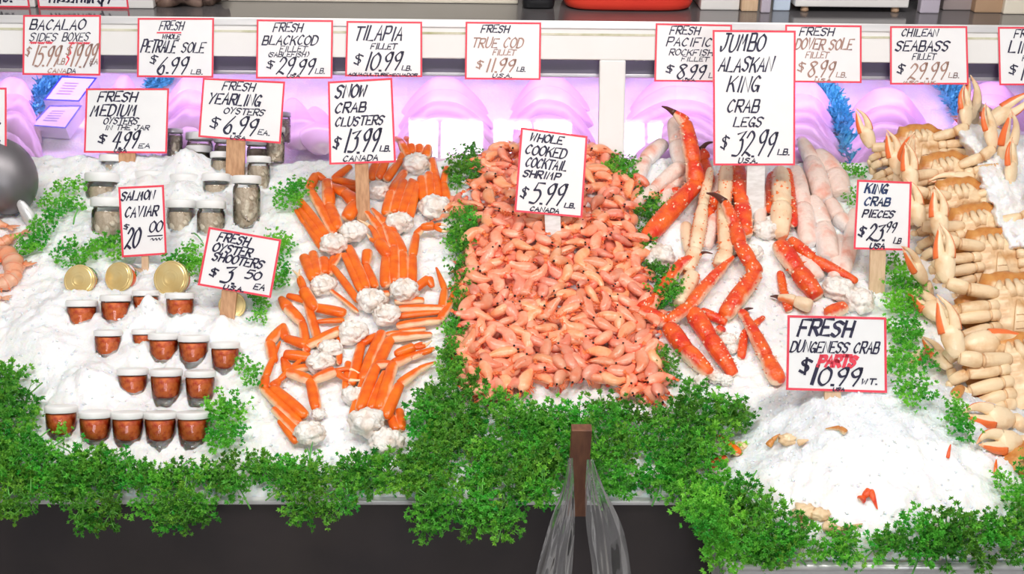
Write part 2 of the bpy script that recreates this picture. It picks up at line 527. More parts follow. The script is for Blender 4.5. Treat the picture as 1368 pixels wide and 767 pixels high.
b = MB(); b.box(((XL + XR) / 2, 2.66, .95), (XR - XL, .02, .46)); b.box((XL + .01, 2.4, .95), (.02, .5, .46)); b.box((XR - .01, 2.4, .95), (.02, .5, .46))
b.build('case_lining', mi, cs, oc, smooth=False)
b = MB(); b.box(((XL + XR) / 2, 2.615, 1.05), (XR - XL, .03, .012), bev=.002); b.box(((XL + XR) / 2, 2.615, 1.115), (XR - XL, .02, .03), bev=.002)
b.build('back_rail', M['steel'], cs, oc, smooth=False)
b = MB(); b.box(((XL + XR) / 2, 2.45, .36), (XR - XL, .5, .72)); b.build('case_base', M['whitepanel'], cs, oc, smooth=False)


def cz(y):                                           # ice inside the case
    return .905 + .24 * (y - 2.13)


def case_hit(px, py, lift=0.0):
    n = V((0, -.24, 1)).normalized()
    return plane_hit(px, py, (0, 2.13, .905 + lift), n)


b = MB()
def f(u, v):
    x = XL + .03 + (XR - XL - .06) * u; y = 2.145 + .49 * v
    return V((x, y, cz(y) + .012 * float(vnoise(x * 18 + 50, y * 18)) + .006 * float(vnoise(x * 60, y * 60))))
b.grid(f, 160, 40)
tag(b.build('case_ice', M['ice']), 'crushed ice bed inside the lit glass case', 'ice', kind='stuff')

# ------------------------------------------------------------------ ice
def ice_mesh(name, label, x0, x1, y0, y1, step, tray=False):
    nx, ny = int((x1 - x0) / step), int((y1 - y0) / step)
    X, Y = np.meshgrid(np.linspace(x0, x1, nx + 1), np.linspace(y0, y1, ny + 1))
    Z = H0(X, Y)
    for (lx, ly, lr, lh) in LUMPS:
        d = np.sqrt((X - lx) ** 2 + (Y - ly) ** 2) / lr
        Z = Z + lh * np.exp(-d ** 2 * 1.3) * (1 + .35 * vnoise(X * 45 + Y * 30 + lx * 9, Y * 45 - X * 30))
    fine = .006 * vnoise(X * 62 + Y * 41, Y * 62 - X * 41) + .0045 * vnoise(X * 120 - Y * 90 + 7, Y * 120 + X * 90) + .0045 * vnoise(X * 200 + Y * 130, Y * 210 - X * 130 + 5)
    Z = Z + fine
    if tray: Z = np.where(Y < LIP_Y + .02, Z, Z)
    Z = np.maximum(Z, (LIP_Z - .012) if not tray else (TRAY['z'] - .03))
    X = np.vstack([X[:1], X]); Y = np.vstack([Y[:1] - .0015, Y]); Z = np.vstack([Z[:1] * 0 + (LIP_Z - .014 if not tray else TRAY['z'] - .035), Z]); ny += 1
    vs = np.stack([X, Y, Z], -1).reshape(-1, 3)
    idx = np.arange((nx + 1) * (ny + 1)).reshape(ny + 1, nx + 1)
    fs = np.stack([idx[:-1, :-1], idx[:-1, 1:], idx[1:, 1:], idx[1:, :-1]], -1).reshape(-1, 4)
    verts = vs.tolist(); faces = fs.tolist()
    # loose chips lying on the surface
    nchip = int((x1 - x0) * (y1 - y0) * 2600)
    base = np.array([(1, 0, 0), (-1, 0, 0), (0, 1, 0), (0, -1, 0), (0, 0, 1), (0, 0, -1)], float)
    of = [(0, 2, 4), (2, 1, 4), (1, 3, 4), (3, 0, 4), (2, 0, 5), (1, 2, 5), (3, 1, 5), (0, 3, 5)]
    for _ in range(nchip):
        i, j = nrng.integers(0, ny + 1), nrng.integers(0, nx + 1)
        c = vs[i * (nx + 1) + j]
        s = nrng.uniform(.0012, .0034)
        q, _r = np.linalg.qr(nrng.normal(size=(3, 3)))
        p = (base * nrng.uniform(.6, 1.3, (6, 1)) * s) @ q + c + np.array([0, 0, s * .3])
        o = len(verts); verts += p.tolist(); faces += [tuple(a + o for a in t) for t in of]
    me = bpy.data.meshes.new(name); me.from_pydata(verts, [], faces)
    sm = np.zeros(len(me.polygons), bool); sm[:len(fs)] = True
    me.polygons.foreach_set('use_smooth', sm.tolist()); me.update()
    ob = bpy.data.objects.new(name, me); COL.objects.link(ob); me.materials.append(M['ice'])
    return tag(ob, label, 'ice', kind='stuff')


LUMPS = []
def lump(px, py, r, h):
    p = hit(px, py); LUMPS.append((p.x, p.y, r * ppm(p), h))
for a in [(100, 400, 20, .012), (200, 415, 16, .022), (236, 425, 18, .012), (65, 470, 34, .022), (120, 515, 40, .024), (180, 478, 20, .014), (70, 420, 30, .015),
          (297, 440, 18, .018), (160, 270, 26, .018), (240, 262, 26, .02), (284, 272, 18, .012), (196, 255, 22, .02), (250, 220, 26, .022), (60, 350, 25, .012), (30, 450, 30, .014),
          (1320, 236, 34, .05), (1350, 280, 44, .06),  (1240, 470, 20, .02), (1215, 385, 18, .02),
          (870, 200, 22, .03), (1105, 250, 22, .025), (895, 310, 25, .015), (1060, 340, 30, .012), (120, 330, 30, .012)]:
    lump(*a)
ice_mesh('crushed_ice', 'white crushed ice bed sloping up from the steel lip to the glass case', XL + .02, XR - .02, LIP_Y + .008, 2.10, .0045)
ice_mesh('crushed_ice', 'white crushed ice mound heaped in the steel tray at the right front', tx0 + .006, tx1 - .006, ty0 + .010, LIP_Y + .16, .0042, True)

# ------------------------------------------------------------------ handwriting
GL = {
 'A': ['00 38 60', '13 53'], 'B': ['00 08', '~08 48 57 55 44 04', '04 ~04 54 63 61 50 00'], 'C': ['~57 38 16 03 11 30 51'],
 'D': ['00 08', '~08 38 66 62 30 00'], 'E': ['68 08 00 60', '04 44'], 'F': ['00 08 68', '04 44'], 'G': ['~57 38 16 03 11 30 51 53', '33 63 60'],
 'H': ['00 08', '60 68', '04 64'], 'I': ['30 38'], 'J': ['28 68', '~48 43 31 10 02'], 'K': ['00 08', '68 03', '~14 34 60'], 'L': ['08 00 60'],
 'M': ['00 18 33 58 60'], 'N': ['00 08 60 68'], 'O': ['~38 06 02 30 62 66 38'], 'P': ['00 08', '~08 58 66 54 04'],
 'Q': ['~38 06 02 30 62 66 38', '42 70'], 'R': ['00 08', '~08 58 66 54 04', '24 60'], 'S': ['~67 38 07 15 44 52 30 01'],
 'T': ['08 78', '38 30'], 'U': ['~08 03 10 40 63 68'], 'V': ['08 30 68'], 'W': ['08 10 36 50 68'], 'X': ['08 60', '68 00'], 'Y': ['08 34 68', '34 20'],
 'Z': ['08 68 00 60'], '0': ['~38 06 02 30 62 66 38'], '1': ['38 30'], '2': ['~06 28 57 55 00', '00 ~00 21 60'], '3': ['07 68 35', '~35 55 62 40 00'],
 '4': ['38 03 73', '58 50'], '5': ['68 18 05', '~05 45 63 40 00'], '6': ['~58 25 02 20 50 53 34 12'], '7': ['08 68 20'],
 '8': ['~35 07 38 67 35 02 30 62 35'], '9': ['~57 38 06 24 55 58', '58 ~57 54 30'], '.': ['20 40'], '-': ['14 54'], ',': ['31 10'],
 '$': ['~67 38 07 15 44 52 30 01', '29 4/'], '#': ['10 38', '40 68', '05 75', '03 73'], '(': ['~48 25 23 40'], ')': ['~28 45 43 20'],
 '~': ['~04 16 22 36 42 56 62 76'], '_': ['04 84'], '|': ['~38 26 44 23 42 30'], '/': ['00 68'], ' ': [], "'": ['38 26'],
}


def glyph_strokes(ch):
    out = []
    for s in GL[ch]:
        pts, sm = [], False
        for tok in s.split():
            if tok[0] == '~': sm = True; tok = tok[1:]
            pts.append((int(tok[0]), ord(tok[1]) - 48 if tok[1] != '/' else -1))
        q = [pts[0]]
        for p in pts[1:]:
            if p != q[-1]: q.append(p)
        out.append(smooth_path(q, 5) if sm and len(q) > 2 else q)
    return out


def write(mb, P, text, x0, x1, y0, y1, w, slant=.30, seed=0):
    """text between fractions x0..x1 across and y0..y1 down the card; P maps (u,v) to a point; w = pen width in metres"""
    r = random.Random(hash_s(text) + seed)
    adv = {'I': .55, '1': .55, '.': .30, ',': .5, ' ': .7, '-': .9, "'": .4, '(': .6, ')': .6, 'M': 1.15, 'W': 1.15, '|': .6}
    tot = sum(adv.get(c, 1.0) for c in text)
    cw = (x1 - x0) / tot
    x = x0
    W = (P(1, 0) - P(0, 0)).length; Hh = (P(0, 1) - P(0, 0)).length
    for c in text:
        a = adv.get(c, 1.0)
        jy = r.uniform(-.04, .04) * (y1 - y0); sc = r.uniform(.93, 1.07)
        for st in glyph_strokes(c):
            uv = []
            for (gx, gy) in st:
                fx = (gx if a > .56 else gx - 1.3) / 6.0 * .74 / max(a, .6) * a
                yy = y1 - (y1 - y0) * gy / 8.0 * sc + jy
                uv.append((x + cw * fx * 1.0 + cw * .06 + slant * (y1 - yy) * Hh / W, yy))
            pen(mb, P, uv, w, W, Hh)
        x += cw * a


def hash_s(t):
    h = 7
    for c in t: h = (h * 31 + ord(c)) % 100003
    return h


def pen(mb, P, uv, w, W, Hh):
    pts = [P(u, v) for u, v in uv]
    ex = (P(1, 0) - P(0, 0)).normalized(); ey = (P(0, 0) - P(0, 1)).normalized()
    nib = ex * math.cos(.7) + ey * math.sin(.7)
    n = len(pts); vs = []; fs = []
    nor = ex.cross(ey)
    for i, p in enumerate(pts):
        t = (pts[min(i + 1, n - 1)] - pts[max(0, i - 1)])
        if t.length < 1e-9: t = ex.copy()
        t.normalize()
        side = nor.cross(t).normalized()
        ww = w * (.42 + .58 * abs(t.cross(nib).length))
        e = t * (w * .35 if i == n - 1 else (-w * .35 if i == 0 else 0))
        vs += [p + e + side * ww / 2, p + e - side * ww / 2]
    for i in range(n - 1): fs.append((2 * i, 2 * i + 1, 2 * i + 3, 2 * i + 2))
    mb.add(vs, fs)


def y_big(ln):
    return 1.0 if ln[4] - ln[3] > .17 else 0.0


def sign(label, corners3, lines, stick=None, stickmat='wood', name='price_sign', group=None):
    """corners tl,tr,br,bl in space; lines = (text,x0,x1,y0,y1[,ink[,weight]])"""
    tl, tr_, br, bl = [V(c) for c in corners3]
    ex = (tr_ - tl).normalized(); ey = (tl - bl).normalized(); nor = ex.cross(ey).normalized()      # towards the viewer
    W = (tr_ - tl).length
    base = (bl + br) / 2
    t = thing(name, label, 'price sign', base, group)
    def P(u, v, off=0.0):
        q = (tl * (1 - u) + tr_ * u) * (1 - v) + (bl * (1 - u) + br * u) * v
        return q + nor * off
    th = .0008
    b = MB()
    def front(u, v): return P(u, v, 0)
    cs4 = [(0, 0), (1, 0), (1, 1), (0, 1)]
    b.add([P(u, v, 0) for u, v in cs4] + [P(u, v, -th) for u, v in cs4],
          [(3, 2, 1, 0), (4, 5, 6, 7), (0, 1, 5, 4), (1, 2, 6, 5), (2, 3, 7, 6), (3, 0, 4, 7)])
    b.build('card', M['card'], t, base, smooth=False)
    b = MB(); e = .0032 / W; eh = e * W / (tl - bl).length
    i4 = [(e, eh), (1 - e, eh), (1 - e, 1 - eh), (e, 1 - eh)]
    b.add([P(u, v, .0004) for u, v in cs4] + [P(u, v, .0004) for u, v in i4], [(0, 4, 5, 1), (1, 5, 6, 2), (2, 6, 7, 3), (3, 7, 4, 0)])
    b.build('red_border', M['red'], t, base, smooth=False)
    groups = {}
    for i, ln in enumerate(lines):
        ink = ln[5] if len(ln) > 5 and ln[5] else 'ink'
        wt = ln[6] if len(ln) > 6 else 1.0
        mb = groups.setdefault(ink, MB())
        off = .0005 + .00012 * len(groups)
        write(mb, lambda u, v: P(u, v, off), ln[0], ln[1], ln[2], ln[3], ln[4], (.0033 + .0006 * (y_big(ln))) * wt, seed=i)
    nm = {'ink': 'lettering', 'faded': 'faded_lettering', 'red': 'red_lettering', 'bluink': 'blue_lettering'}
    for k, mb in groups.items():
        mb.build(nm[k], M[k], t, base, smooth=False)
    if stick:
        (sx, w_px, y_end) = stick                       # x at the card's foot in px, width, foot in px
        p0 = plane_hit(sx[0], (y_end + sx[2]) / 2 - 40, P(.5, .5, -.004), nor)
        p1 = plane_hit(sx[1], y_end, P(.5, .5, -.004), nor)
        k = ppm(p1); d = (p1 - p0).normalized()
        p1 = p1 + d * .035                               # pushed into the ice
        side = nor.cross(d).normalized()
        rot = Matrix((side, nor, d)).transposed()
        b = MB(); b.box((p0 + p1) / 2, (w_px * k, .0055, (p1 - p0).length), rot, .0008)
        so = b.build('stick', M[stickmat], t, base, smooth=False)
    return t


def head_sign(label, q, lines, off=.004):
    return sign(label, [face_pt(x, y, off) for x, y in q], lines)


def stick_sign(label, q, lines, foot, w_px, stickmat='wood', lean=16, top_x=None, extra=0.0):
    fx, fy = foot
    g = hit(fx, fy)
    n = V((0, -math.cos(math.radians(lean)), math.sin(math.radians(lean))))
    p0 = g + n * extra
    c = [plane_hit(x, y, p0, n) for x, y in q]
    return sign(label, c, lines, ((top_x if top_x else fx, fx, (q[2][1] + q[3][1]) / 2), w_px, fy), stickmat)


R_ = lambda x0, y0, x1, y1: [(x0, y0), (x1, y0), (x1, y1), (x0, y1)]
head_sign('price card reading BACALAO sides and boxes on the white header', [(31, 20), (135, 20), (134, 101), (30, 100)],
   [('BACALAO', .08, .80, .08, .24), ('SIDES', .08, .44, .30, .43, None, .7), ('BOXES', .50, .85, .30, .43, None, .7), ('~~~', .08, .38, .44, .49, 'red', .8), ('~~~', .58, .86, .44, .49, 'red', .8), ('|', .50, .58, .46, .82, 'red', .8),
    ('$', .03, .10, .55, .68, 'faded', .7), ('15.99', .11, .46, .50, .84, 'faded'), ('LB', .44, .54, .73, .82, 'faded', .6), ('$', .55, .62, .53, .66, 'faded', .7), ('19.99', .60, .92, .50, .85, 'faded'), ('EA', .86, .97, .72, .81, 'faded', .6), ('CANA', .32, .57, .89, .96, 'faded', .6), ('DA', .57, .69, .89, .96, None, .6)])
head_sign('price card for fresh whole PETRALE SOLE at 6.99 on the white header', [(184, 24), (286, 24), (285, 104), (183, 103)],
   [('FRESH', .28, .60, .06, .20, None, .8), ('_', .23, .54, .20, .30, 'red', .9), ('WHOLE', .32, .56, .28, .35, None, .7), ('PETRALE', .04, .50, .38, .58, None, .9), ('SOLE', .57, .88, .42, .58, None, .9), ('$', .16, .27, .63, .76, None, .8), ('6.99', .25, .66, .66, .93), ('LB.', .70, .86, .87, .94, None, .6)])
head_sign('price card for fresh BLACKCOD fillet at 29.99 on the white header', [(343, 26), (445, 27), (444, 105), (342, 105)],
   [('FRESH', .21, .60, .06, .20, None, .9), ('BLACKCOD', .07, .80, .27, .42, None, .95), ('FILLET', .30, .66, .45, .54, None, .6), ('(SABLEFISH)', .14, .68, .55, .63, None, .6), ('$', .13, .24, .70, .82, None, .8), ('29.99', .26, .76, .66, .92), ('LB.', .77, .90, .83, .91, None, .6), ('USA', .40, .58, .93, .98, None, .6)])
head_sign('price card for TILAPIA fillet at 10.99 on the white header', [(463, 28), (564, 29), (564, 103), (461, 102)],
   [('TILAPIA', .10, .74, .09, .34), ('FILLET', .32, .66, .40, .50, None, .8), ('$', .10, .22, .62, .78, None, .9), ('10.99', .24, .72, .57, .88, None, 1.1), ('LB.', .73, .86, .80, .88, None, .7), ('AQUACULTURE-ECUADOR', .04, .94, .94, .985, None, .6)])
head_sign('price card for fresh TRUE COD fillet in faded brown writing', [(622, 29), (723, 30), (722, 107), (621, 106)],
   [('FRESH', .20, .58, .06, .18, None, .9), ('TRUE COD', .08, .76, .28, .44, 'faded', .9), ('FILLET', .36, .66, .48, .57, 'faded', .7), ('$', .14, .24, .68, .80, 'faded', .8), ('11.99', .26, .66, .64, .86, 'faded'), ('LB.', .68, .80, .78, .85, None, .6), ('U.S.A.', .36, .62, .90, .96, None, .6)])
head_sign('price card for PACIFIC ROCKFISH fillet partly behind the tall king crab card', [(876, 31), (978, 33), (977, 110), (874, 109)],
   [('FRESH', .18, .58, .05, .18, None, .9), ('PACIFIC', .14, .74, .24, .38, None, .9), ('ROCKFISH', .18, .76, .44, .54, None, .7), ('FILLET', .34, .70, .57, .64, None, .6), ('$', .14, .25, .72, .84, None, .9), ('8.99', .28, .66, .70, .94), ('LB.', .70, .84, .84, .92, None, .6), ('U.S.A.', .36, .54, .95, .99, None, .5)])
head_sign('price card for DOVER SOLE fillet partly behind the tall king crab card', [(1049, 33), (1151, 34), (1151, 111), (1049, 110)],
   [('FRESH', .18, .64, .05, .18, None, .9), ('DOVER SOLE', .12, .88, .24, .42, 'faded', .9), ('FILLET', .26, .56, .47, .57, 'faded', .7), ('$', .15, .26, .66, .80, 'faded', .8), ('8.99', .28, .64, .63, .90, 'faded'), ('LB.', .66, .80, .82, .90, 'faded', .6), ('U.S.A.', .38, .62, .93, .98, 'faded', .6)])
head_sign('price card for CHILEAN SEABASS fillet at 29.99 on the white header', [(1189, 35), (1292, 35), (1294, 113), (1189, 113)],
   [('CHILEAN', .14, .62, .05, .17, None, .9), ('SEABASS', .06, .76, .25, .42, None, 1.1), ('FILLET', .28, .58, .47, .57, None, .7), ('$', .08, .19, .66, .80, None, .9), ('29.99', .22, .72, .63, .90, 'faded'), ('LB.', .74, .88, .80, .88, 'faded', .6), ('MSC-U.K.', .16, .60, .94, .985, 'faded', .6)])
head_sign('price card for fresh LINGCOD cut by the right edge of the photo', [(1333, 36), (1436, 36), (1437, 114), (1335, 114)],
   [('FRESH', .20, .62, .05, .18, None, .9), ('LINGCOD', .12, .84, .25, .44, None, 1.0), ('FILLET', .30, .62, .49, .58, None, .7), ('$', .12, .24, .66, .80, None, .9), ('18.99', .26, .72, .63, .90), ('LB.', .74, .88, .80, .88, None, .6)])

stick_sign('tall price card for JUMBO ALASKAN KING CRAB LEGS at 32.99 on a wrapped stick', [(952, 40), (1063, 41), (1062, 221), (953, 221)],
   [('JUMBO', .08, .62, .03, .15, None, 1.2), ('ALASKAN', .06, .72, .20, .30, None, 1.15), ('KING', .16, .56, .34, .45, None, 1.15), ('CRAB', .16, .56, .51, .60, None, 1.1), ('LEGS', .24, .60, .64, .71, None, 1.0), ('$', .08, .18, .78, .87, None, .9), ('32.99', .22, .74, .75, .93, None, 1.1), ('LB.', .78, .93, .88, .92, None, .8), ('U.S.A.', .30, .54, .945, .98, None, .8)],
   (1008, 292), 24, 'wrap', top_x=1010)
stick_sign('price card for fresh MEDIUM OYSTERS in the jar at 4.99', [(115, 118), (226, 118), (223, 205), (112, 204)],
   [('FRESH', .14, .62, .06, .20, None, 1.15), ('MEDIUM', .06, .62, .26, .42, None, 1.2), ('OYSTERS', .22, .64, .45, .55, None, .8), ('IN THE JAR', .24, .78, .57, .64, None, .65), ('$', .16, .27, .72, .84, None, 1.0), ('4.99', .32, .64, .66, .92, None, 1.1), ('EA', .65, .80, .85, .92, None, .7), ('USA', .36, .52, .94, .985, None, .7)],
   (170, 218), 22, top_x=170)
stick_sign('price card for fresh YEARLING OYSTERS at 6.99', [(271, 104), (381, 109), (375, 192), (265, 183)],
   [('FRESH', .24, .64, .05, .18, None, .9), ('YEARLING', .08, .72, .24, .42, None, 1.0), ('OYSTERS', .28, .78, .47, .57, None, .8), ('$', .12, .25, .66, .82, None, .9), ('6.99', .28, .70, .62, .90, None, 1.1), ('EA.', .71, .86, .80, .88, None, .7), ('USA', .38, .58, .93, .985, None, .7)],
   (314, 236), 25, top_x=316)
stick_sign('upright price card for SNOW CRAB CLUSTERS at 13.99', [(438, 109), (524, 104), (529, 217), (440, 220)],
   [('SNOW', .10, .60, .06, .20, None, 1.25), ('CRAB', .09, .58, .27, .38, None, 1.1), ('CLUSTERS', .09, .84, .44, .54, None, 1.0), ('$', .05, .17, .68, .80, None, 1.0), ('13.99', .20, .74, .60, .86, None, 1.2), ('LB.', .76, .92, .80, .86, None, .8), ('CANADA', .20, .74, .90, .965, None, .8)],
   (486, 298), 18, 'wood', top_x=483)
stick_sign('price card for WHOLE COOKED COCKTAIL SHRIMP at 5.99 on a wrapped stick', [(696, 170), (785, 182), (778, 291), (687, 283)],
   [('WHOLE', .14, .64, .05, .14, None, 1.0), ('COOKED', .08, .70, .19, .30, None, 1.0), ('COCKTAIL', .10, .72, .34, .45, None, 1.0), ('SHRIMP', .08, .64, .49, .57, None, 1.0), ('$', .06, .17, .70, .82, None, .9), ('5.99', .20, .70, .62, .88, None, 1.1), ('LB.', .72, .88, .84, .89, None, .8), ('CANADA', .22, .66, .92, .97, None, .8)],
   (740, 330), 21, 'wrap', top_x=737)
stick_sign('small upright price card for SALMON CAVIAR at 20.00', [(158, 250), (219, 247), (223, 340), (163, 344)],
   [('SALMON', .04, .78, .07, .19, 'ink', 1.0), ('CAVIAR', .10, .84, .29, .43, 'ink', 1.0), ('$', .06, .20, .54, .60, None, .6), ('20', .06, .38, .60, .88, 'ink', 1.1), ('00', .62, .92, .50, .66, 'ink', .9), ('_', .56, .88, .68, .76, None, .7), ('~', .62, .92, .74, .80, None, .6)],
   (194, 362), 9, 'paleWood', top_x=194)
stick_sign('tilted price card for fresh OYSTER SHOOTERS at 3.50', [(279, 303), (376, 320), (362, 398), (264, 381)],
   [('FRESH', .14, .58, .06, .20, None, 1.0), ('OYSTER', .10, .64, .24, .38, None, 1.0), ('SHOOTERS', .12, .82, .40, .54, None, 1.0), ('$', .12, .24, .68, .80, None, .9), ('3.', .28, .48, .60, .88, None, 1.1), ('50', .60, .82, .60, .74, None, 1.0), ('EA', .74, .90, .80, .90, None, .8), ('U.S.A.', .34, .62, .91, .98, None, .8)],
   (303, 432), 20, top_x=308)
stick_sign('upright price card for KING CRAB PIECES at 23.99', [(1145, 240), (1218, 243), (1215, 335), (1140, 333)],
   [('KING', .14, .56, .06, .18, 'bluink', 1.3), ('CRAB', .14, .62, .25, .36, 'bluink', 1.1), ('PIECES', .12, .70, .43, .53, None, 1.0), ('$', .06, .20, .68, .80, None, 1.0), ('23.', .22, .54, .62, .86, None, 1.1), ('99', .54, .74, .60, .74, None, .9), ('LB', .70, .84, .82, .90, None, .7), ('USA', .28, .56, .91, .98, None, .9)],
   (1171, 392), 21, 'paleWood', top_x=1173)
stick_sign('price card for fresh DUNGENESS CRAB parts in the front ice mound', [(1052, 421), (1184, 424), (1185, 525), (1050, 521)],
   [('FRESH', .10, .66, .06, .26, None, 1.3), ('DUNGENESS CRAB', .03, .92, .34, .48, None, .9), ('PARTS', .32, .68, .53, .65, 'ink', 1.0), ('PARTS', .31, .69, .52, .66, 'red', 1.9), ('$', .12, .24, .58, .76, None, 1.1), ('1', .20, .32, .66, .90, None, 1.8), ('0.99', .30, .74, .70, .92, None, 1.1), ('WT.', .74, .90, .82, .89, None, .8), ('USA', .46, .58, .95, .99, None, .6)],
   (1112, 534), 22, 'paleWood', top_x=1112)
stick_sign('price card cut by the left edge of the photo above the steel scoop', [(-64, 117), (9, 117), (9, 233), (-64, 233)],
   [('WHOLE', .10, .84, .05, .15), ('COOKED', .10, .84, .22, .33), ('PRAWNS', .10, .86, .40, .51), ('$', .06, .18, .66, .80), ('16.99', .20, .80, .60, .86, None, 1.1), ('LB.', .80, .95, .88, .93, None, .7)],
   (-30, 300), 20, top_x=-30)
# ------------------------------------------------------------------ jars
def jar_axis(deg=24, side=0):
    return (Matrix.Rotation(-math.radians(deg), 3, 'X') @ Matrix.Rotation(math.radians(side), 3, 'Y'))


_lathe_cache = {}


def place_jar(kind, label, group, cx, ytop, wpx, ybot, deg=24, side=0):
    """a jar standing in the ice: lid top seen at (cx,ytop), ice meets it at ybot"""
    g = hit(cx, ybot)
    r = wpx / 2 * ppm(g)
    R = jar_axis(deg, side); ax = R @ V((0, 0, 1))
    back = V((0, ax.z, -ax.y)).normalized()                       # away from the viewer, square to the axis
    c = g + back * r * .9
    # slide up the axis until the lid's top shows at ytop
    n = (ray(cx, ytop)).cross(RIGHT).normalized()
    t = (EYE - c).dot(n) / ax.dot(n)
    top = c + ax * t
    H = r * (2.55 if kind == 'shooter' else 3.7)
    loc = top - ax * H
    nm = 'oyster_shooter_cup' if kind == 'shooter' else 'oyster_jar'
    o = thing(nm, label, 'jar', loc, group, R)
    k = kind
    if k not in _lathe_cache:
        u = 1.0
        if k == 'shooter':
            hh = 2.55
            gl = [(.0, .02), (.70, .02), (.74, .06), (.78, .35), (.88, 1.2), (.93, 2.0), (.90, 2.12), (.90, 2.2)]
            inn = [(.0, .75), (.45, .78), (.66, .92), (.78, 1.25), (.86, 1.75), (.89, 2.05), (0, 2.06)]
            bs = [(0, .04), (.66, .04), (.70, .10), (.73, .36), (.79, .72), (.72, .80), (.40, .72), (0, .70)]
            lid = [(.0, hh), (.92, hh), (.98, hh - .03), (1.0, hh - .09), (1.0, hh - .36), (.97, hh - .40), (.90, hh - .40)]
        else:
            hh = 3.7
            gl = [(0, .02), (.80, .02), (.88, .10), (.92, .3), (.94, 1.6), (.94, 2.7), (.90, 2.95), (.82, 3.05), (.82, 3.2)]
            inn = [(0, .12), (.70, .14), (.78, .35), (.80, 1.6), (.80, 2.6), (.72, 2.86), (0, 2.88)]
            bs = None
            lid = [(0, hh), (.90, hh), (.97, hh - .03), (1.0, hh - .10), (1.0, hh - .52), (.96, hh - .56), (.86, hh - .56)]
        def mk(p, name, material, seg=28):
            b = MB(); b.lathe(p, seg); me = b.mesh(name); me.materials.append(material); return me
        d = {'glass_body': mk(gl, 'glass_body', M['glass']), 'lid': mk(lid, 'lid', M['lid'])}
        if k == 'shooter':
            d['caviar_fill'] = mk(inn, 'caviar_fill', M['caviar']); d['thick_base'] = mk(bs, 'thick_base', M['jarbase'])
        else:
            b = MB(); b.lathe(inn, 28, mvals=[1.0] * len(inn))
            rr = random.Random(4)
            for _ in range(46):
                th = rr.uniform(0, 2 * PI); z = rr.uniform(.3, 2.6)
                b.blob((.73 * math.cos(th), .73 * math.sin(th), z), (.19, .20, rr.uniform(.24, .42)), Matrix.Rotation(th, 3, 'Z') @ Matrix.Rotation(rr.uniform(-.8, .8), 3, 'X'), 12, 8, .35, 1.3, rr.random() * 9, rr.choice((0, 0, .15, .5)))
            me = b.mesh('oyster_fill'); me.materials.append(M['oyster']); d['oyster_fill'] = me
        _lathe_cache[k] = d
    for nme, me in _lathe_cache[k].items():
        q = bpy.data.objects.new(nme, me); COL.objects.link(q); q.parent = o; q.scale = (r, r, r)
    return o


gq = 'oyster shooter cups'
row = [(103, 401, 42, 437), (149, 394, 42, 430), (190, 388, 36, 415), (236, 391, 40, 434)]
nm_ = ['first', 'second', 'third', 'fourth']
for i, a in enumerate(row): place_jar('shooter', 'red caviar cup, %s from the left in the top row under the gold lids' % nm_[i], gq, *a)
row = [(66, 441, 30, 452), (139, 441, 38, 478), (188, 440, 32, 466), (214, 445, 42, 488), (254, 448, 42, 493), (297, 457, 40, 503)]
nm_ = ['nearly buried at the far left', 'standing alone left of middle', 'half buried in the middle', 'just right of the half buried cup', 'next to the last', 'last at the right under an ice lump']
for i, a in enumerate(row): place_jar('shooter', 'red caviar cup of the second row, ' + nm_[i], gq, *a)
row = [(125, 495, 16, 501), (172, 492, 42, 530), (217, 493, 44, 546), (263, 495, 42, 548)]
nm_ = ['only the lid edge showing', 'left of three, sunk deepest', 'middle of three', 'right of three']
for i, a in enumerate(row): place_jar('shooter', 'red caviar cup of the third row, ' + nm_[i], gq, *a)
row = [(75, 542, 44, 588), (121, 549, 44, 600), (165, 550, 44, 603), (209, 550, 44, 603), (253, 550, 44, 604)]
nm_ = ['first at the left behind a parsley sprig', 'second from the left', 'third and middle one', 'fourth from the left', 'fifth at the right end']
for i, a in enumerate(row): place_jar('shooter', 'red caviar cup of the front row, ' + nm_[i], gq, *a)

gq = 'jars of shucked oysters'
for a, lb in [((130, 231, 46, 266), 'oyster jar on the left standing behind the lowest left jar'), ((138, 264, 46, 322), 'tall oyster jar left of the caviar card'),
              ((196, 229, 42, 241), 'oyster jar buried to its lid above the caviar card'), ((242, 233, 38, 248), 'oyster jar mostly buried right of the buried lid'),
              ((285, 232, 38, 262), 'oyster jar half sunk left of the tallest clear jar'), ((326, 235, 39, 306), 'tallest clear oyster jar at the right end of its row'),
              ((237, 267, 40, 308), 'oyster jar touching the right edge of the caviar card'), ((278, 268, 40, 318), 'oyster jar just above the tilted shooters card'),
              ((145, 207, 34, 225), 'oyster jar behind the stick of the medium oysters card'), ((262, 195, 34, 214), 'oyster jar with small lid left of the yearling stick, in the ice'),
              ((263, 177, 38, 200), 'oyster jar tucked under the left end of the yearling card'), ((293, 203, 30, 232), 'oyster jar directly left of the yearling stick'),
              ((343, 209, 32, 252), 'oyster jar directly right of the yearling stick'), ((298, 183, 30, 203), 'oyster jar behind the yearling stick'), ((342, 186, 32, 212), 'oyster jar under the right half of the yearling card'),
              ((366, 170, 26, 228), 'oyster jar at the right edge of the oyster heap, front'), ((376, 150, 22, 206), 'oyster jar at the right edge of the oyster heap, rear'),
              ((231, 172, 22, 186), 'oyster jar buried between the two oyster cards')]:
    place_jar('oyster', lb, gq, *a)


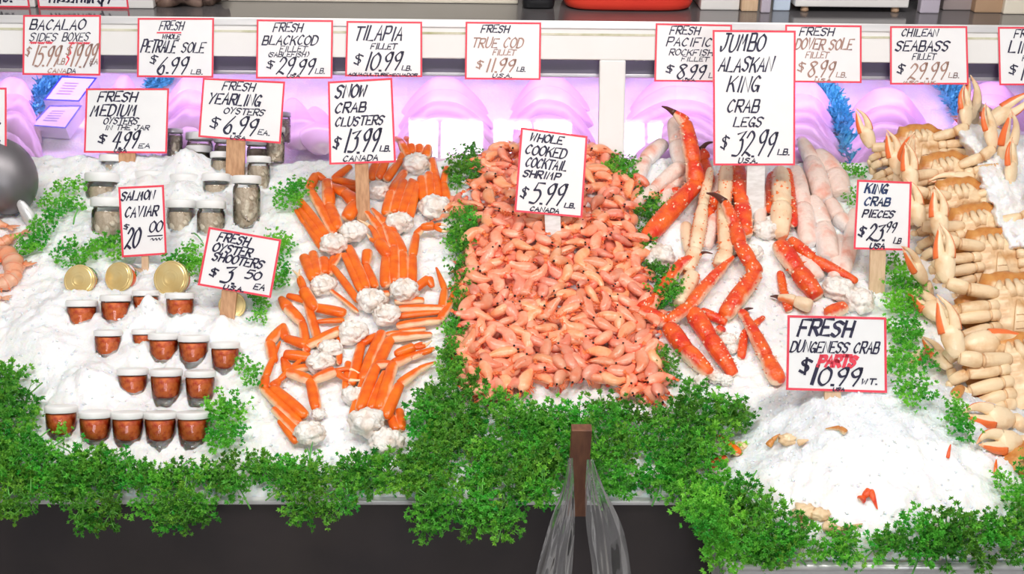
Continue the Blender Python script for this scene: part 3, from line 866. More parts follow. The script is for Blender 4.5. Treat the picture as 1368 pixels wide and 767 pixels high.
def lying_jar(label, cx, cy, wpx, yaw, pitch, gold=True):
    g = hit(cx, cy + wpx * .3)
    r = wpx / 2 * ppm(g)
    ax = V((math.sin(math.radians(yaw)) * math.cos(math.radians(pitch)), -math.cos(math.radians(yaw)) * math.cos(math.radians(pitch)), math.sin(math.radians(pitch))))
    p = plane_hit(cx, cy, g + V((0, 0, r * .3)), V((0, -1, 0)))
    R = V((0, 0, 1)).rotation_difference(ax).to_matrix()
    o = thing('caviar_jar', label, 'jar', p, 'gold lidded caviar jars', R)
    b = MB(); b.lathe([(.0, -.02), (.80, 0), (.84, -.01), (.86, -.03), (.90, -.03), (.97, .01), (1.0, -.05), (1.0, -.32), (.95, -.36)], 32)
    b.lathe([(.0, -.012), (.45, -.012), (.48, .012), (.52, -.012), (.55, -.014)], 32)
    b.v = [q * r for q in b.v]; b.build('gold_lid', M['gold'], o)
    b = MB(); b.lathe([(.90, -.36), (.98, -.5), (1.0, -.8), (1.0, -1.6), (.9, -1.75), (0, -1.78)], 28); b.v = [q * r for q in b.v]; b.build('glass_body', M['glass'], o)
    b = MB(); b.lathe([(.0, -.42), (.88, -.42), (.95, -.55), (.96, -1.55), (.86, -1.7), (0, -1.72)], 28); b.v = [q * r for q in b.v]; b.build('caviar_fill', M['caviar'], o)
    return o


lying_jar('lying caviar jar with plain gold lid, leftmost of the gold lids', 105, 374, 42, -8, 32)
lying_jar('lying caviar jar with orange gold lid under the caviar card stick', 157, 370, 40, -22, 28)
lying_jar('lying caviar jar with the widest pale gold lid at the right', 227, 372, 48, -14, 30)
lying_jar('lying caviar jar behind the stick of the tilted shooters card', 310, 408, 36, 8, 30)

# ------------------------------------------------------------------ steel scoop at the left edge
o0 = hit(14, 283)
sc = thing('ice_scoop', 'grey steel ice scoop stuck in the ice at the left edge', 'scoop', o0)
k = ppm(o0)
b = MB()
cc = plane_hit(4, 236, o0 + V((0, .01, 0)), V((0, -1, 0)))
rot = Matrix.Rotation(math.radians(-20), 3, 'X') @ Matrix.Rotation(math.radians(-18), 3, 'Y')
b.blob(cc, (44 * k, 40 * k, 52 * k), rot, 28, 18)
sm = mat('dull grey steel', (.27, .26, .27), .48, (.19, .18, .20), 9, metal=.8)
b.build('bowl', sm, sc, o0)
b = MB(); q0 = plane_hit(25, 268, o0 + V((0, -.028, 0)), V((0, -1, 0))); q1 = plane_hit(47, 303, o0 + V((0, -.035, 0)), V((0, -1, 0)))
b.tube([q0 + (q1 - q0) * t for t in (0, .1, .3, .6, .85, 1)], [.003, .007, .009, .0115, .010, .004], 12, .5, (0, -1, .5)); b.build('handle', M['steel'], sc, o0)

# ------------------------------------------------------------------ large prawns at the left edge
def prawn(label, pts, r):
    P = [hit(x, y, r * ppm(hit(x, y)) * .8) for x, y in pts]
    o = P[0]; k = ppm(o)
    path = [V(p) for p in smooth_path([tuple(p) for p in P], 7)]
    n = len(path)
    rad = []
    for i in range(n):
        t = i / (n - 1)
        rad.append(r * k * (.75 + .35 * math.sin(PI * min(1, t * 1.25))) * (1 - .55 * max(0, t - .6) / .4) * (1 + .10 * math.sin(t * 7 * 2 * PI)))
    b = MB(); b.tube(path, rad, 14, .85, mfun=lambda t, a: .75 * (math.sin(t * 7 * 2 * PI) > .5))
    t = thing('large_prawn', label, 'prawn', o, 'large cooked prawns at the left edge')
    b.build('shell', M['prawn'], t, o)
    b = MB(); e = path[-1]; d = (path[-1] - path[-4]).normalized(); s = d.cross(V((0, 0, 1))).normalized()
    for a in (-.5, 0, .5): b.tube([e, e + (d + s * a) * r * k * .7, e + (d + s * a * 1.3) * r * k * 1.5], [r * k * .25, r * k * .42, r * k * .1], 8, .35)
    b.build('tail_fan', M['prawn'], t, o)
    b = MB()
    for j in range(5):
        q = path[1 + j * 2]; dd = (path[2 + j * 2] - path[j * 2]).normalized().cross(V((0, 0, 1)))
        b.tube([q, q + dd * r * k * 1.0 - V((0, 0, r * k * .3)), q + dd * r * k * 1.5 - V((0, 0, r * k * .6))], [r * k * .14, r * k * .1, r * k * .04], 6)
    b.build('walking_legs', M['shrimpleg'], t, o)


prawn('large cooked prawn curled highest at the left edge, tail right', [(-26, 296), (-8, 298), (10, 302)], 9)
prawn('large orange prawn lying straight below the steel scoop', [(-24, 332), (-4, 328), (14, 318), (28, 312)], 8)
prawn('large curled prawn with ribbed shell at the left edge', [(-18, 352), (4, 338), (18, 352), (12, 368), (-10, 372)], 12)
prawn('large cooked prawn with its tail raised right, at the left edge', [(-20, 378), (2, 380), (16, 372), (24, 362), (32, 356)], 10)
prawn('large prawn lowest at the left edge, mostly cut off', [(-24, 396), (-10, 398), (2, 398)], 8)

# ------------------------------------------------------------------ fish fillets behind the glass
def fillet(L, W, T, seed, loc, yaw, tilt, label, group, roll=0):
    b = MB(); rr = random.Random(seed)
    def f(u, v):
        th = 2 * PI * u; t = v
        wv = math.sin(PI * min(1, max(0, t)) ** .8) ** .55 if 0 < t < 1 else 0
        x = (t - .5) * L; y = math.cos(th) * W / 2 * wv; z = math.sin(th) * T / 2 * wv ** .7
        return V((x + .004 * math.sin(th * 2 + seed), y + .08 * W * math.sin(t * 3 + seed), z + .1 * T * math.sin(t * 9 + seed) + (.25 * T if z > 0 else 0) * math.sin(t * 22) * .15))
    b.grid(f, 24, 18)
    ob = b.build('fish_fillet', M['fillet'])
    ob.matrix_world = Matrix.Translation(V(loc)) @ (Matrix.Rotation(yaw, 4, 'Z') @ Matrix.Rotation(tilt, 4, 'Y') @ Matrix.Rotation(roll, 4, 'X'))
    return tag(ob, label, 'fish fillet', group)


def fan(cx, y_top, wpx, hpx, n, label, group, seed):
    """fillets lying across, overlapping like shingles from back to front"""
    for i in range(n):
        t = i / max(1, n - 1)
        py = y_top + 16 + (hpx - 16) * t
        p = case_hit(cx, py, .05 * math.sin(PI * (.25 + .5 * t)))
        k = ppm(p)
        Wp = wpx * (.62 + .38 * math.sin(PI * (.2 + .6 * t)))
        ob = fillet(Wp * k, .085, .030, seed + i, p + V((0, 0, .0)), rng.uniform(-.06, .06), 0, label, group, roll=math.radians(34))
        # bow it: ends sag onto the ice
        L = Wp * k
        for q in ob.data.vertices: q.co.z -= (q.co.x / L) ** 2 * .16 * (1 if n > 4 else .4); q.co.y -= (q.co.x / L) ** 2 * .18


fan(595, 106, 150, 150, 8, 'pale fillet in the fanned pile behind the glass below the tilapia and true cod cards', 'fillets in the left glass pile', 10)
fan(735, 104, 135, 150, 8, 'pale fillet in the rounded pile behind the glass left of the mullion', 'fillets in the pile left of the mullion', 30)
fan(915, 106, 190, 150, 9, 'pale fillet in the fanned pile behind the glass left of the jumbo king crab card', 'fillets in the pile right of the mullion', 50)
fan(1075, 112, 120, 150, 8, 'pale fillet in the pile behind the glass right of the jumbo king crab card', 'fillets in the pile right of the tall card', 70)
fan(1190, 122, 140, 110, 5, 'flat stacked pale fillet behind the glass below the seabass card', 'flat fillets below the seabass card', 90)
fan(1330, 112, 130, 90, 5, 'pale fillet behind the glass at the right edge of the photo', 'fillets at the right end of the case', 110)
for j, (x, yy, L, lb) in enumerate([(395, 165, .17, 'large pale fillet standing upright behind the glass left of the snow crab card'), (428, 175, .15, 'narrow pale fillet behind the glass touching the left of the snow crab card')]):
    p = case_hit(x, yy, .03)
    fillet(L, .085, .035, 130 + j, p, PI / 2 + .15, -.25, lb, None)
fan(255, 108, 90, 80, 4, 'pale fillet behind the glass between the oyster cards', 'fillets behind the oyster cards', 150)
fan(165, 104, 60, 60, 2, 'rounded pale fillet behind the glass below the left header cards', 'fillets below the left header cards', 160)
fan(15, 112, 90, 80, 4, 'pinkish fillet behind the glass at the left edge of the photo', 'fillets at the left end of the case', 170)

# shredded plastic grass dividers between the fish
def garland(label, pts, wpx, seed):
    rr = random.Random(seed); b = MB()
    P = [case_hit(x, y, .012) for x, y in pts]
    path = [V(p) for p in smooth_path([tuple(p) for p in P], 10)]
    k = ppm(path[0])
    for p in path:
        for _ in range(60):
            d = V((rr.gauss(0, 1), rr.gauss(0, 1), abs(rr.gauss(0, 1)))).normalized()
            q = p + V((rr.uniform(-1, 1) * wpx * .5 * k, rr.uniform(-.02, .02), rr.uniform(-.004, .014)))
            s = d.cross(V((rr.random(), rr.random(), rr.random()))).normalized() * .0022
            e = q + d * rr.uniform(.008, .018)
            b.add([q + s, q - s, e - s * .7, e + s * .7], [(0, 1, 2, 3)])
    o = b.build('grass_divider', M['garland'], origin=P[0], smooth=False)
    tag(o, label, 'plastic grass')


garland('teal plastic grass strip behind the glass at the left, beside the cartons', [(22, 172), (40, 150), (58, 126), (76, 104)], 22, 1)
garland('blue plastic grass strip behind the glass left of the seabass fillets', [(1148, 225), (1132, 190), (1118, 150), (1100, 110)], 26, 2)
garland('blue plastic grass strip behind the glass right of the seabass fillets', [(1300, 175), (1282, 150), (1262, 112)], 24, 3)
garland('small teal plastic grass tuft behind the glass under the petrale card', [(205, 118), (222, 106)], 18, 4)

# blue edged cartons behind the glass
mc = mat('lavender carton', (.80, .74, .88), .4); mb_ = mat('blue carton edge', (.03, .07, .55), .4); mpr = mat('grey print', (.42, .38, .62), .5)
def carton(label, q, th):
    P = [case_hit(x, y, .05 if i in (0, 1) else .035) for i, (x, y) in enumerate(q)]
    nrm = (P[1] - P[0]).cross(P[3] - P[0]).normalized()
    if nrm.z < 0: nrm = -nrm
    o = thing('seafood_carton', label, 'carton', P[3])
    b = MB(); D = [p - nrm * th for p in P]
    b.add(P + D, [(0, 1, 2, 3), (7, 6, 5, 4), (0, 4, 5, 1), (1, 5, 6, 2), (2, 6, 7, 3), (3, 7, 4, 0)]); b.build('carton_body', mc, o, P[3], smooth=False)
    b = MB(); c = sum(P, V()) / 4; I = [c + (p - c) * .90 for p in P]; up = nrm * .0008
    b.add([p + up for p in P] + [p + up for p in I], [(0, 1, 5, 4), (1, 2, 6, 5), (2, 3, 7, 6), (3, 0, 4, 7)]); b.build('blue_edge', mb_, o, P[3], smooth=False)
    b = MB()
    for v in (.25, .36, .47, .58, .69):
        A = P[0].lerp(P[3], v); B = P[1].lerp(P[2], v); A2 = P[0].lerp(P[3], v + .04); B2 = P[1].lerp(P[2], v + .04)
        b.add([A.lerp(B, .22) + up, A.lerp(B, .62) + up, A2.lerp(B2, .62) + up, A2.lerp(B2, .22) + up], [(0, 1, 2, 3)])
    b.build('print_lines', mpr, o, P[3], smooth=False)


carton('blue edged lavender carton behind the glass, upper one of two', [(82, 102), (130, 104), (106, 136), (58, 134)], .03)
carton('blue edged lavender carton behind the glass, lower one of two', [(66, 141), (110, 141), (88, 172), (40, 168)], .03)

# ------------------------------------------------------------------ things standing on the ledge
def ledge_box(name, label, cat, x0, x1, h, yf, d, material, lean=0, parts=None, bev=.003):
    z = 1.1972
    a = plane_hit(x0, 8, (0, yf, 0), V((0, -1, 0))); c = plane_hit(x1, 8, (0, yf, 0), V((0, -1, 0)))
    o = thing(name, label, cat, ((a.x + c.x) / 2, yf + d / 2, z))
    b = MB(); b.box((0, 0, h / 2), (c.x - a.x, d, h), bev=bev)
    b.build('body' if not parts else parts, material, o, smooth=False)
    return o, (c.x - a.x)


mwht = mat('white carton board', (.82, .80, .78), .5, (.76, .74, .72), 8)
mcream = mat('cream board', (.84, .78, .66), .5, (.80, .73, .6), 6)
mkraft = mat('brown cardboard', (.50, .32, .20), .7, (.44, .28, .17), 8)
mtaupe = mat('grey brown panel', (.36, .29, .28), .6, (.30, .25, .25), 5)
mlav = mat('lavender painted post', (.50, .45, .53), .5)
mblue = mat('pale blue panel', (.58, .68, .82), .4)
mredp = mat('red plastic', (.88, .07, .035), .38, (.80, .05, .03), 6)
o, w_ = ledge_box('white_carton', 'white carton on the ledge carrying the red bordered paella mix card', 'carton', 52, 205, .09, 2.272, .16, mwht)
sx = o.location.x
c0 = plane_hit(52, 11, (0, 2.270, 0), V((0, -1, 0))); c1 = plane_hit(172, 12.5, (0, 2.270, 0), V((0, -1, 0)))
def card_on(label, x0, x1, h, lines, yf=2.270, z0=1.1975):
    a = plane_hit(x0, 8, (0, yf, 0), V((0, -1, 0))); c = plane_hit(x1, 8, (0, yf, 0), V((0, -1, 0)))
    return sign(label, [(a.x, yf, z0 + h), (c.x, yf, z0 + h), (c.x, yf, z0), (a.x, yf, z0)], lines)
card_on('red bordered price card for PAELLA MIX leaning on the white carton', 51, 172, .062, [('PAELLA MIX', .13, .62, .30, .82, None, 1.2), ('$7-', .66, .92, .30, .85, None, 1.2)])
card_on('red bordered price card on the ledge at the left end', -75, 40, .060, [('SALMON', .10, .60, .3, .80, None, 1.2), ('$5.', .62, .80, .3, .82, None, 1.2), ('LB', .80, .92, .45, .70, None, .9)])
ledge_box('small_carton', 'small white carton on the ledge behind the leftmost red bordered card', 'carton', -80, 47, .085, 2.273, .12, mwht)
# thicker red edge on those two cards is part of the card
o = thing('paper_sack', 'dark brown crumpled paper sack lying on the ledge beside the white carton', 'sack', (plane_hit(245, 8, (0, 2.32, 0), V((0, -1, 0))).x, 2.31, 1.1972))
b = MB(); b.blob((0, 0, .028), (.055, .035, .03), None, 26, 16, .45, 2.2, 3); b.blob((.045, .005, .022), (.035, .028, .022), None, 18, 12, .5, 2.5, 8); b.blob((-.045, -.004, .018), (.028, .022, .016), None, 18, 12, .4, 2.5, 4)
b.build('sack_body', mat('dark brown paper', (.13, .075, .055), .6, (.30, .20, .16), 40, 4), o)
ledge_box('cream_board', 'long cream board standing on the ledge behind the sack', 'board', 282, 692, .12, 2.345, .02, mcream)
def tapered(name, label, cat, px0, px1, taper, h, yf, d, material, part='body'):
    a = plane_hit(px0, 8, (0, yf, 0), V((0, -1, 0))); c = plane_hit(px1, 8, (0, yf, 0), V((0, -1, 0)))
    o = thing(name, label, cat, ((a.x + c.x) / 2, yf + d / 2, 1.1972))
    wx = (c.x - a.x) / 2
    b = MB()
    n = 40
    def ring(s, z):
        out = []
        for i in range(n):
            th = 2 * PI * i / n; cx_, sy_ = math.cos(th), math.sin(th); e = .45
            out.append(V((math.copysign(abs(cx_) ** e, cx_) * wx * s, math.copysign(abs(sy_) ** e, sy_) * d / 2 * s, z)))
        return out
    zz = [(.90, .001), (.955, .004), (.985, .014), (1.0 + taper * .3, h * .4), (1 + taper, h), (1 + taper * 1.3, h), (1 + taper * 1.3, h - .008), (1 + taper, h - .01), (.97 + taper, h - .004), (.94, .012)]
    vs = []
    for s, z in zz: vs += ring(s, z)
    fs = [(j * n + i, j * n + (i + 1) % n, (j + 1) * n + (i + 1) % n, (j + 1) * n + i) for j in range(len(zz) - 1) for i in range(n)]
    fs.append(tuple(range(n))[::-1]); fs.append(tuple((len(zz) - 1) * n + i for i in range(n)))
    b.add(vs, fs); b.build(part, material, o)
    return o


tapered('black_bin', 'black tapered plastic bin on the ledge left of the red tub', 'bin', 697, 742, .35, .11, 2.30, .05, M['black'])
o = tapered('red_tub', 'large bright red plastic tub standing on the ledge', 'tub', 752, 932, .10, .14, 2.285, .17, mredp)
ledge_box('white_carton', 'white carton on the ledge directly right of the red tub', 'carton', 936, 988, .07, 2.31, .12, mwht)
ledge_box('wooden_block', 'upright wooden block on the ledge right of the white carton', 'block', 991, 1013, .13, 2.30, .03, M['paleWood'])
ledge_box('lavender_post', 'lavender grey post on the ledge left of the pale blue panel', 'post', 1017, 1030, .40, 2.29, .015, mlav)
ledge_box('blue_panel', 'pale blue panel standing on the ledge beside the lavender post', 'panel', 1033, 1056, .16, 2.31, .01, mblue)
ledge_box('black_crate', 'black crate on the ledge behind the white scale', 'crate', 1058, 1226, .12, 2.42, .12, M['black'])
o, w_ = ledge_box('counter_scale', 'white scale on stubby feet on the ledge before the black crate', 'scale', 1062, 1214, .05, 2.30, .09, mwht)
o.children[0].location.z = .010
for s in (-1, 1):
    for t in (-1, 1):
        b = MB(); b.lathe([(0, 0), (.007, 0), (.008, .003), (.006, .0105), (0, .0105)], 14); q = b.build('foot', mkraft, o); q.location = (s * w_ * .40, t * .034, 0)
ledge_box('lavender_post', 'lavender grey post on the ledge right of the white scale', 'post', 1230, 1256, .40, 2.30, .02, mlav)
ledge_box('taupe_panel', 'grey brown panel standing on the ledge left of the cardboard box', 'panel', 1260, 1300, .14, 2.33, .02, mtaupe)
ledge_box('cardboard_box', 'brown cardboard box on the ledge near the right end', 'box', 1303, 1340, .10, 2.31, .10, mkraft)
ledge_box('cream_carton', 'cream carton on the ledge at the right edge of the photo', 'carton', 1342, 1440, .09, 2.30, .12, mcream)
# ------------------------------------------------------------------ snow crab clusters
def leg_mesh(P, R, pale=1.0, seg=12, bulge=.14, spikes=0, seed=0, flat=.8, tip=False):
    """jointed crab leg: one swollen segment per span of P, radii R (one per point)"""
    b = MB(); rr = random.Random(seed)
    n = len(P)
    for i in range(n - 1):
        a, c = P[i], P[i + 1]; ra, rc = R[i], R[i + 1]
        L = (c - a).length
        if L < 1e-5: continue
        d = (c - a) / L
        last = (i == n - 2)
        ts = [-.035, 0, .06, .2, .45, .7, .88, .97, 1.0, 1.03]
        kk = [.35, .78, .95, 1.05, 1.07, 1.0, .95, .88, .78, .35]
        pts, rad = [], []
        sag = V((0, 0, 1)) * L * .012
        for t, k in zip(ts, kk):
            q = a + d * L * t + sag * math.sin(PI * min(1, max(0, t)))
            pts.append(q); tt = min(1, max(0, t)); rad.append((ra * (1 - tt) + rc * tt) * k)
        side = rr.choice((-1, 1))
        # pale flank along one side and at the joints
        def mf(t, th, side=side):
            f = .5 + .5 * math.cos(th) * side
            v = f * .95 - .25 * max(0, math.sin(th))
            if math.sin(th) < -.3: v += .5
            v += .25 * (abs(t - .5) > .42)
            return v * pale
        b.tube(pts, rad, seg, flat, mfun=mf)
        if spikes:
            m = int(L / (ra + 1e-6) * spikes)
            ax = d; s1 = ax.cross(V((0, 0, 1))).normalized(); s2 = s1.cross(ax)
            for _ in range(m):
                t = rr.uniform(.06, .94); th = rr.uniform(-.3, PI + .3)
                r = (ra * (1 - t) + rc * t)
                o = s1 * math.cos(th) + s2 * math.sin(th) * flat
                q = a + d * L * t + sag * math.sin(PI * t) + o * r * .92
                h = r * rr.uniform(.2, .42); w = r * rr.uniform(.12, .2)
                u = d; vv = o.cross(d).normalized()
                e = q + o.normalized() * h + d * h * .3
                b.add([q + u * w, q + vv * w, q - u * w, q - vv * w, e], [(0, 1, 4), (1, 2, 4), (2, 3, 4), (3, 0, 4)], rr.choice((.9, .0, .95)))
    return b


def leg_pts(pts, lift0=0.0):
    """pts: (x,y,r_px[,lift_px]) -> space points resting on the ice, radii in metres"""
    P, R = [], []
    for p in pts:
        x, y, r = p[:3]; lf = p[3] if len(p) > 3 else 0
        g = hit(x, y); k = ppm(g)
        q = hit(x, y, (r * .75 + lf) * k + lift0)
        P.append(q); R.append(r * k)
    return P, R


def shoulder(mb, x, y, r, lf=0, seed=0, sq=.75):
    g = hit(x, y); k = ppm(g)
    q = hit(x, y, r * k * .55 + lf * k)
    mb.blob(q, (r * k * 1.05, r * k * 1.0, r * k * sq), Matrix.Rotation(seed * .7, 3, 'Z'), 34, 22, .34, 2.4, seed)
    for j in range(5):                                   # knuckled meat lumps
        a = j * 1.26 + seed
        mb.blob(q + V((math.cos(a) * r * k * .62, math.sin(a) * r * k * .55, r * k * .22)), r * k * .42, None, 16, 10, .45, 2.2, seed + j)


def snow_cluster(label, sh, legs, claws=(), lift=0.0, seed=0):
    o0 = hit(sh[0][0], sh[0][1])
    t = thing('snow_crab_cluster', label, 'crab cluster', o0, 'snow crab clusters on the ice')
    b = MB()
    for j, s in enumerate(sh): shoulder(b, s[0], s[1], s[2], s[3] if len(s) > 3 else lift, seed + j)
    b.build('shoulder', M['snowmeat'], t, o0)
    for j, lg in enumerate(legs):
        n = len(lg)
        pts = [(p[0], p[1], p[2] if len(p) > 2 else (6.6 if i == 0 else (6.0 if i == n - 1 and n == 2 else (5.2 if i == 1 else 3.4))), lift + (p[3] if len(p) > 3 else 0)) for i, p in enumerate(lg)]
        P, R = leg_pts(pts)
        leg_mesh(P, R, 1.0, seed=seed * 31 + j).build('leg', M['snow'], t, o0)
    for j, cl in enumerate(claws):
        # cl: wrist, knuckle, tip a, tip b
        (wx, wy), (kx, ky), ta, tb = cl[:4]; r = cl[4] if len(cl) > 4 else 8
        P, R = leg_pts([(wx, wy, r * .75, lift + 4), (kx, ky, r, lift + 4)])
        b = leg_mesh(P, R, 1.0, seed=seed * 17 + j, flat=.9)
        for tp, s in ((ta, .5), (tb, .42)):
            mx, my = (kx + tp[0]) / 2, (ky + tp[1]) / 2
            nx, ny = -(tp[1] - ky), (tp[0] - kx)
            sg = .14 if s == .5 else -.14
            Q, S = leg_pts([(kx, ky, r * s * 1.2, lift + 4), (mx + nx * sg, my + ny * sg, r * s * .8, lift + 5), (tp[0], tp[1], .7, lift + 5)])
            Q = [V(q) for q in smooth_path([tuple(q) for q in Q], 5)]
            rr = [S[0] + (S[2] - S[0]) * (i / (len(Q) - 1)) ** 1.2 for i in range(len(Q))]
            b.tube(Q, rr, 10, .9, mfun=lambda t, a: .9 * (t > .55) + .3 * (math.cos(a) > .5))
        b.build('claw', M['snow'], t, o0)
    return t


snow_cluster('snow crab cluster deepest behind the stick of its price card', [(504, 254, 15)],
   [[(495, 240), (504, 214)], [(505, 238), (516, 214)], [(516, 240), (535, 214), (538, 203), (533, 187)], [(522, 258), (541, 229)], [(494, 252, 6), (446, 240, 6.5), (468, 222, 5)], [(494, 256, 5), (456, 250, 5.5), (440, 262, 4)]], lift=2, seed=1)
snow_cluster('snow crab cluster at the back right of the snow crab card, reddest', [(556, 219, 17)],
   [[(545, 208), (536, 190), (528, 184)], [(552, 205), (548, 188), (541, 184)], [(561, 205), (560, 189), (553, 183)], [(569, 210), (573, 194), (566, 187)]], lift=1, seed=2)
snow_cluster('snow crab cluster with one round white shoulder nearest the top parsley', [(582, 277, 20)],
   [[(566, 268), (563, 237, 6.5)], [(576, 266, 6.5), (573, 232, 7)], [(586, 265), (577, 213, 5.5)], [(597, 268), (593, 245), (597, 224, 5)]], lift=3, seed=3)
snow_cluster('snow crab cluster with four parallel legs right of the card stick', [(533, 298, 17)],
   [[(515, 286), (523, 257, 7), (541, 232, 4)], [(526, 284, 7), (539, 242, 7)], [(537, 286, 7), (551, 243, 7)], [(547, 291, 6.5), (557, 248, 6), (548, 240, 3.5)]], lift=5, seed=4)
snow_cluster('snow crab cluster with two white shoulder lobes at the upper left', [(446, 326, 17), (472, 310, 17)],
   [[(432, 334, 5.5), (408, 298, 5), (395, 281, 3)], [(432, 322, 6), (401, 280, 5)], [(437, 317, 6.5), (401, 268, 5.5)], [(446, 311, 6.5), (413, 252, 6.5), (422, 234, 7), (435, 240, 4)], [(452, 306, 8), (440, 275, 8.5), (437, 242, 8)],
    [(463, 292, 9), (476, 272, 10), (462, 258, 9), (444, 249, 6)]], lift=5, seed=5)
snow_cluster('snow crab cluster half hidden at the far left, legs fanned up', [(432, 381, 16)],
   [[(420, 374, 8), (406, 343, 8)], [(424, 369, 8), (418, 338, 7)], [(434, 366, 7), (432, 346, 8)], [(440, 366, 6), (446, 344, 6)]], lift=1, seed=6)
snow_cluster('snow crab cluster in the middle with long legs reaching up to two claws', [(540, 388, 18)],
   [[(515, 382, 8), (517, 337, 7.5), (507, 306, 6.5), (486, 279, 3)], [(527, 378, 8.5), (527, 332, 8.5), (515, 300, 6.5), (497, 279, 3)], [(539, 376, 8), (538, 338, 7.5), (527, 312, 6), (513, 292, 4)], [(550, 381, 7), (551, 342, 6.5), (556, 314, 5.5), (565, 304, 5)],
    [(520, 392, 6), (500, 396, 5)], [(553, 388, 6), (572, 372, 7), (578, 384, 4)]],
   [((520, 344), (506, 324), (478, 293), (490, 312), 9), ((563, 304), (580, 302), (602, 309), (597, 302), 7)], lift=9, seed=7)
snow_cluster('snow crab cluster at the centre with two joined white lobes', [(496, 402, 19), (517, 421, 17)],
   [[(478, 402, 5.5), (444, 356, 5), (455, 338, 4)], [(482, 388, 6), (460, 340, 5.5)], [(490, 386, 7), (466, 330, 6.5)], [(502, 384, 6), (489, 354, 5.5), (491, 336, 8)], [(477, 416, 3.5), (437, 384, 3)],
    [(528, 403, 6.5), (566, 402, 6.5)], [(533, 413, 6.5), (591, 412, 6.5), (594, 386, 5), (583, 358, 2)], [(533, 423, 5.5), (588, 417, 5)], [(531, 436, 7), (588, 428, 6.5), (602, 406, 5), (607, 385, 2)], [(533, 444, 4.5), (568, 440, 4)]], lift=6, seed=8)
snow_cluster('snow crab cluster at the left with legs pointing left and a raised claw', [(472, 445, 19)],
   [[(461, 419, 8), (420, 411, 8)], [(459, 428, 4.5), (424, 430, 4)], [(458, 440, 8), (410, 462, 8), (382, 452, 7), (378, 434, 5)], [(428, 464, 6), (409, 402, 6), (384, 395, 5)], [(410, 470, 6), (404, 432, 6.5), (385, 412, 9), (375, 398, 5)]],
   [((421, 414), (406, 388), (391, 361), (400, 360), 9)], lift=3, seed=9)
snow_cluster('snow crab cluster with a tall pale shoulder below the left legs', [(428, 486, 18), (441, 466, 15)],
   [[(453, 486, 4.5), (453, 452, 4.5)], [(414, 478, 8), (380, 474, 9)], [(412, 490, 6), (386, 498, 9), (378, 478, 4)], [(366, 484, 6), (360, 458, 8), (378, 436, 6)]], lift=1, seed=10)
snow_cluster('snow crab cluster lowest at the left with legs folded up left', [(413, 579, 19), (426, 553, 9)],
   [[(408, 556, 8.5), (364, 518, 8), (373, 508, 5), (412, 472, 2.5)], [(400, 567, 8), (352, 520, 7), (355, 503, 6), (374, 457, 2)], [(397, 580, 7), (366, 546, 6.5)], [(396, 591, 6), (374, 562, 5.5)], [(423, 547, 7.5), (415, 508, 8), (385, 498, 8)]],
   [((419, 508), (447, 496), (486, 508), (483, 500), 9)], lift=5, seed=11)
snow_cluster('snow crab cluster lying behind the lower right one, upright legs', [(471, 528, 14)],
   [[(461, 520, 5), (465, 484, 5)], [(470, 513, 7), (483, 459, 7), (505, 447, 5)], [(484, 508, 8), (510, 444, 8)], [(501, 494, 8), (522, 452, 8), (576, 447, 5)], [(516, 447, 5), (548, 446, 6)]], lift=3, seed=12)
snow_cluster('snow crab cluster at the lower right with five legs slanting right', [(490, 564, 22)],
   [[(469, 556, 4.5), (484, 508, 4)], [(480, 548, 8), (503, 488, 8), (522, 486, 6), (576, 468, 5)], [(495, 547, 7), (514, 497, 5)], [(506, 547, 8), (526, 486, 8.5), (548, 478, 6), (580, 466, 4)], [(515, 558, 8), (534, 514, 8), (560, 494, 6), (582, 484, 2.5)]],
   [((528, 474), (553, 464), (577, 455), (574, 460), 8)], lift=8, seed=13)
snow_cluster('snow crab cluster with a cut white shoulder lowest beside the parsley', [(516, 591, 21)],
   [[(530, 576, 7), (522, 556, 7)], [(536, 574, 7), (533, 548, 7)]], lift=1, seed=14)

# ------------------------------------------------------------------ king crab
def king(label, legs, style='king', sh=(), lift=0.0, seed=0, tip=None, spikes=4.5, name='king_crab_section'):
    f = legs[0][0]; o0 = hit(f[0], f[1])
    t = thing(name, label, 'king crab leg', o0, 'king crab legs on the ice')
    for j, lg in enumerate(legs):
        P, R = leg_pts([(p[0], p[1], p[2], lift + (p[3] if len(p) > 3 else 0)) for p in lg])
        leg_mesh(P, R, 1.0 if style != 'kingcream' else .95, 16, spikes=spikes, seed=seed * 13 + j, flat=.9).build('leg', M[style], t, o0)
    if sh:
        b = MB()
        for j, s in enumerate(sh): shoulder(b, s[0], s[1], s[2], s[3] if len(s) > 3 else lift, seed + j)
        b.build('shoulder', M['snowmeat'], t, o0)
    if tip:
        for tp in tip:
            P, R = leg_pts([(p[0], p[1], p[2], lift + (p[3] if len(p) > 3 else 4)) for p in tp])
            Q = [V(q) for q in smooth_path([tuple(q) for q in P], 4)]
            rr = [R[0] + (R[-1] - R[0]) * i / (len(Q) - 1) for i in range(len(Q))]
            b = MB(); b.tube(Q, rr, 10); b.build('dark_tip', M['kingtip'], t, o0)
    return t


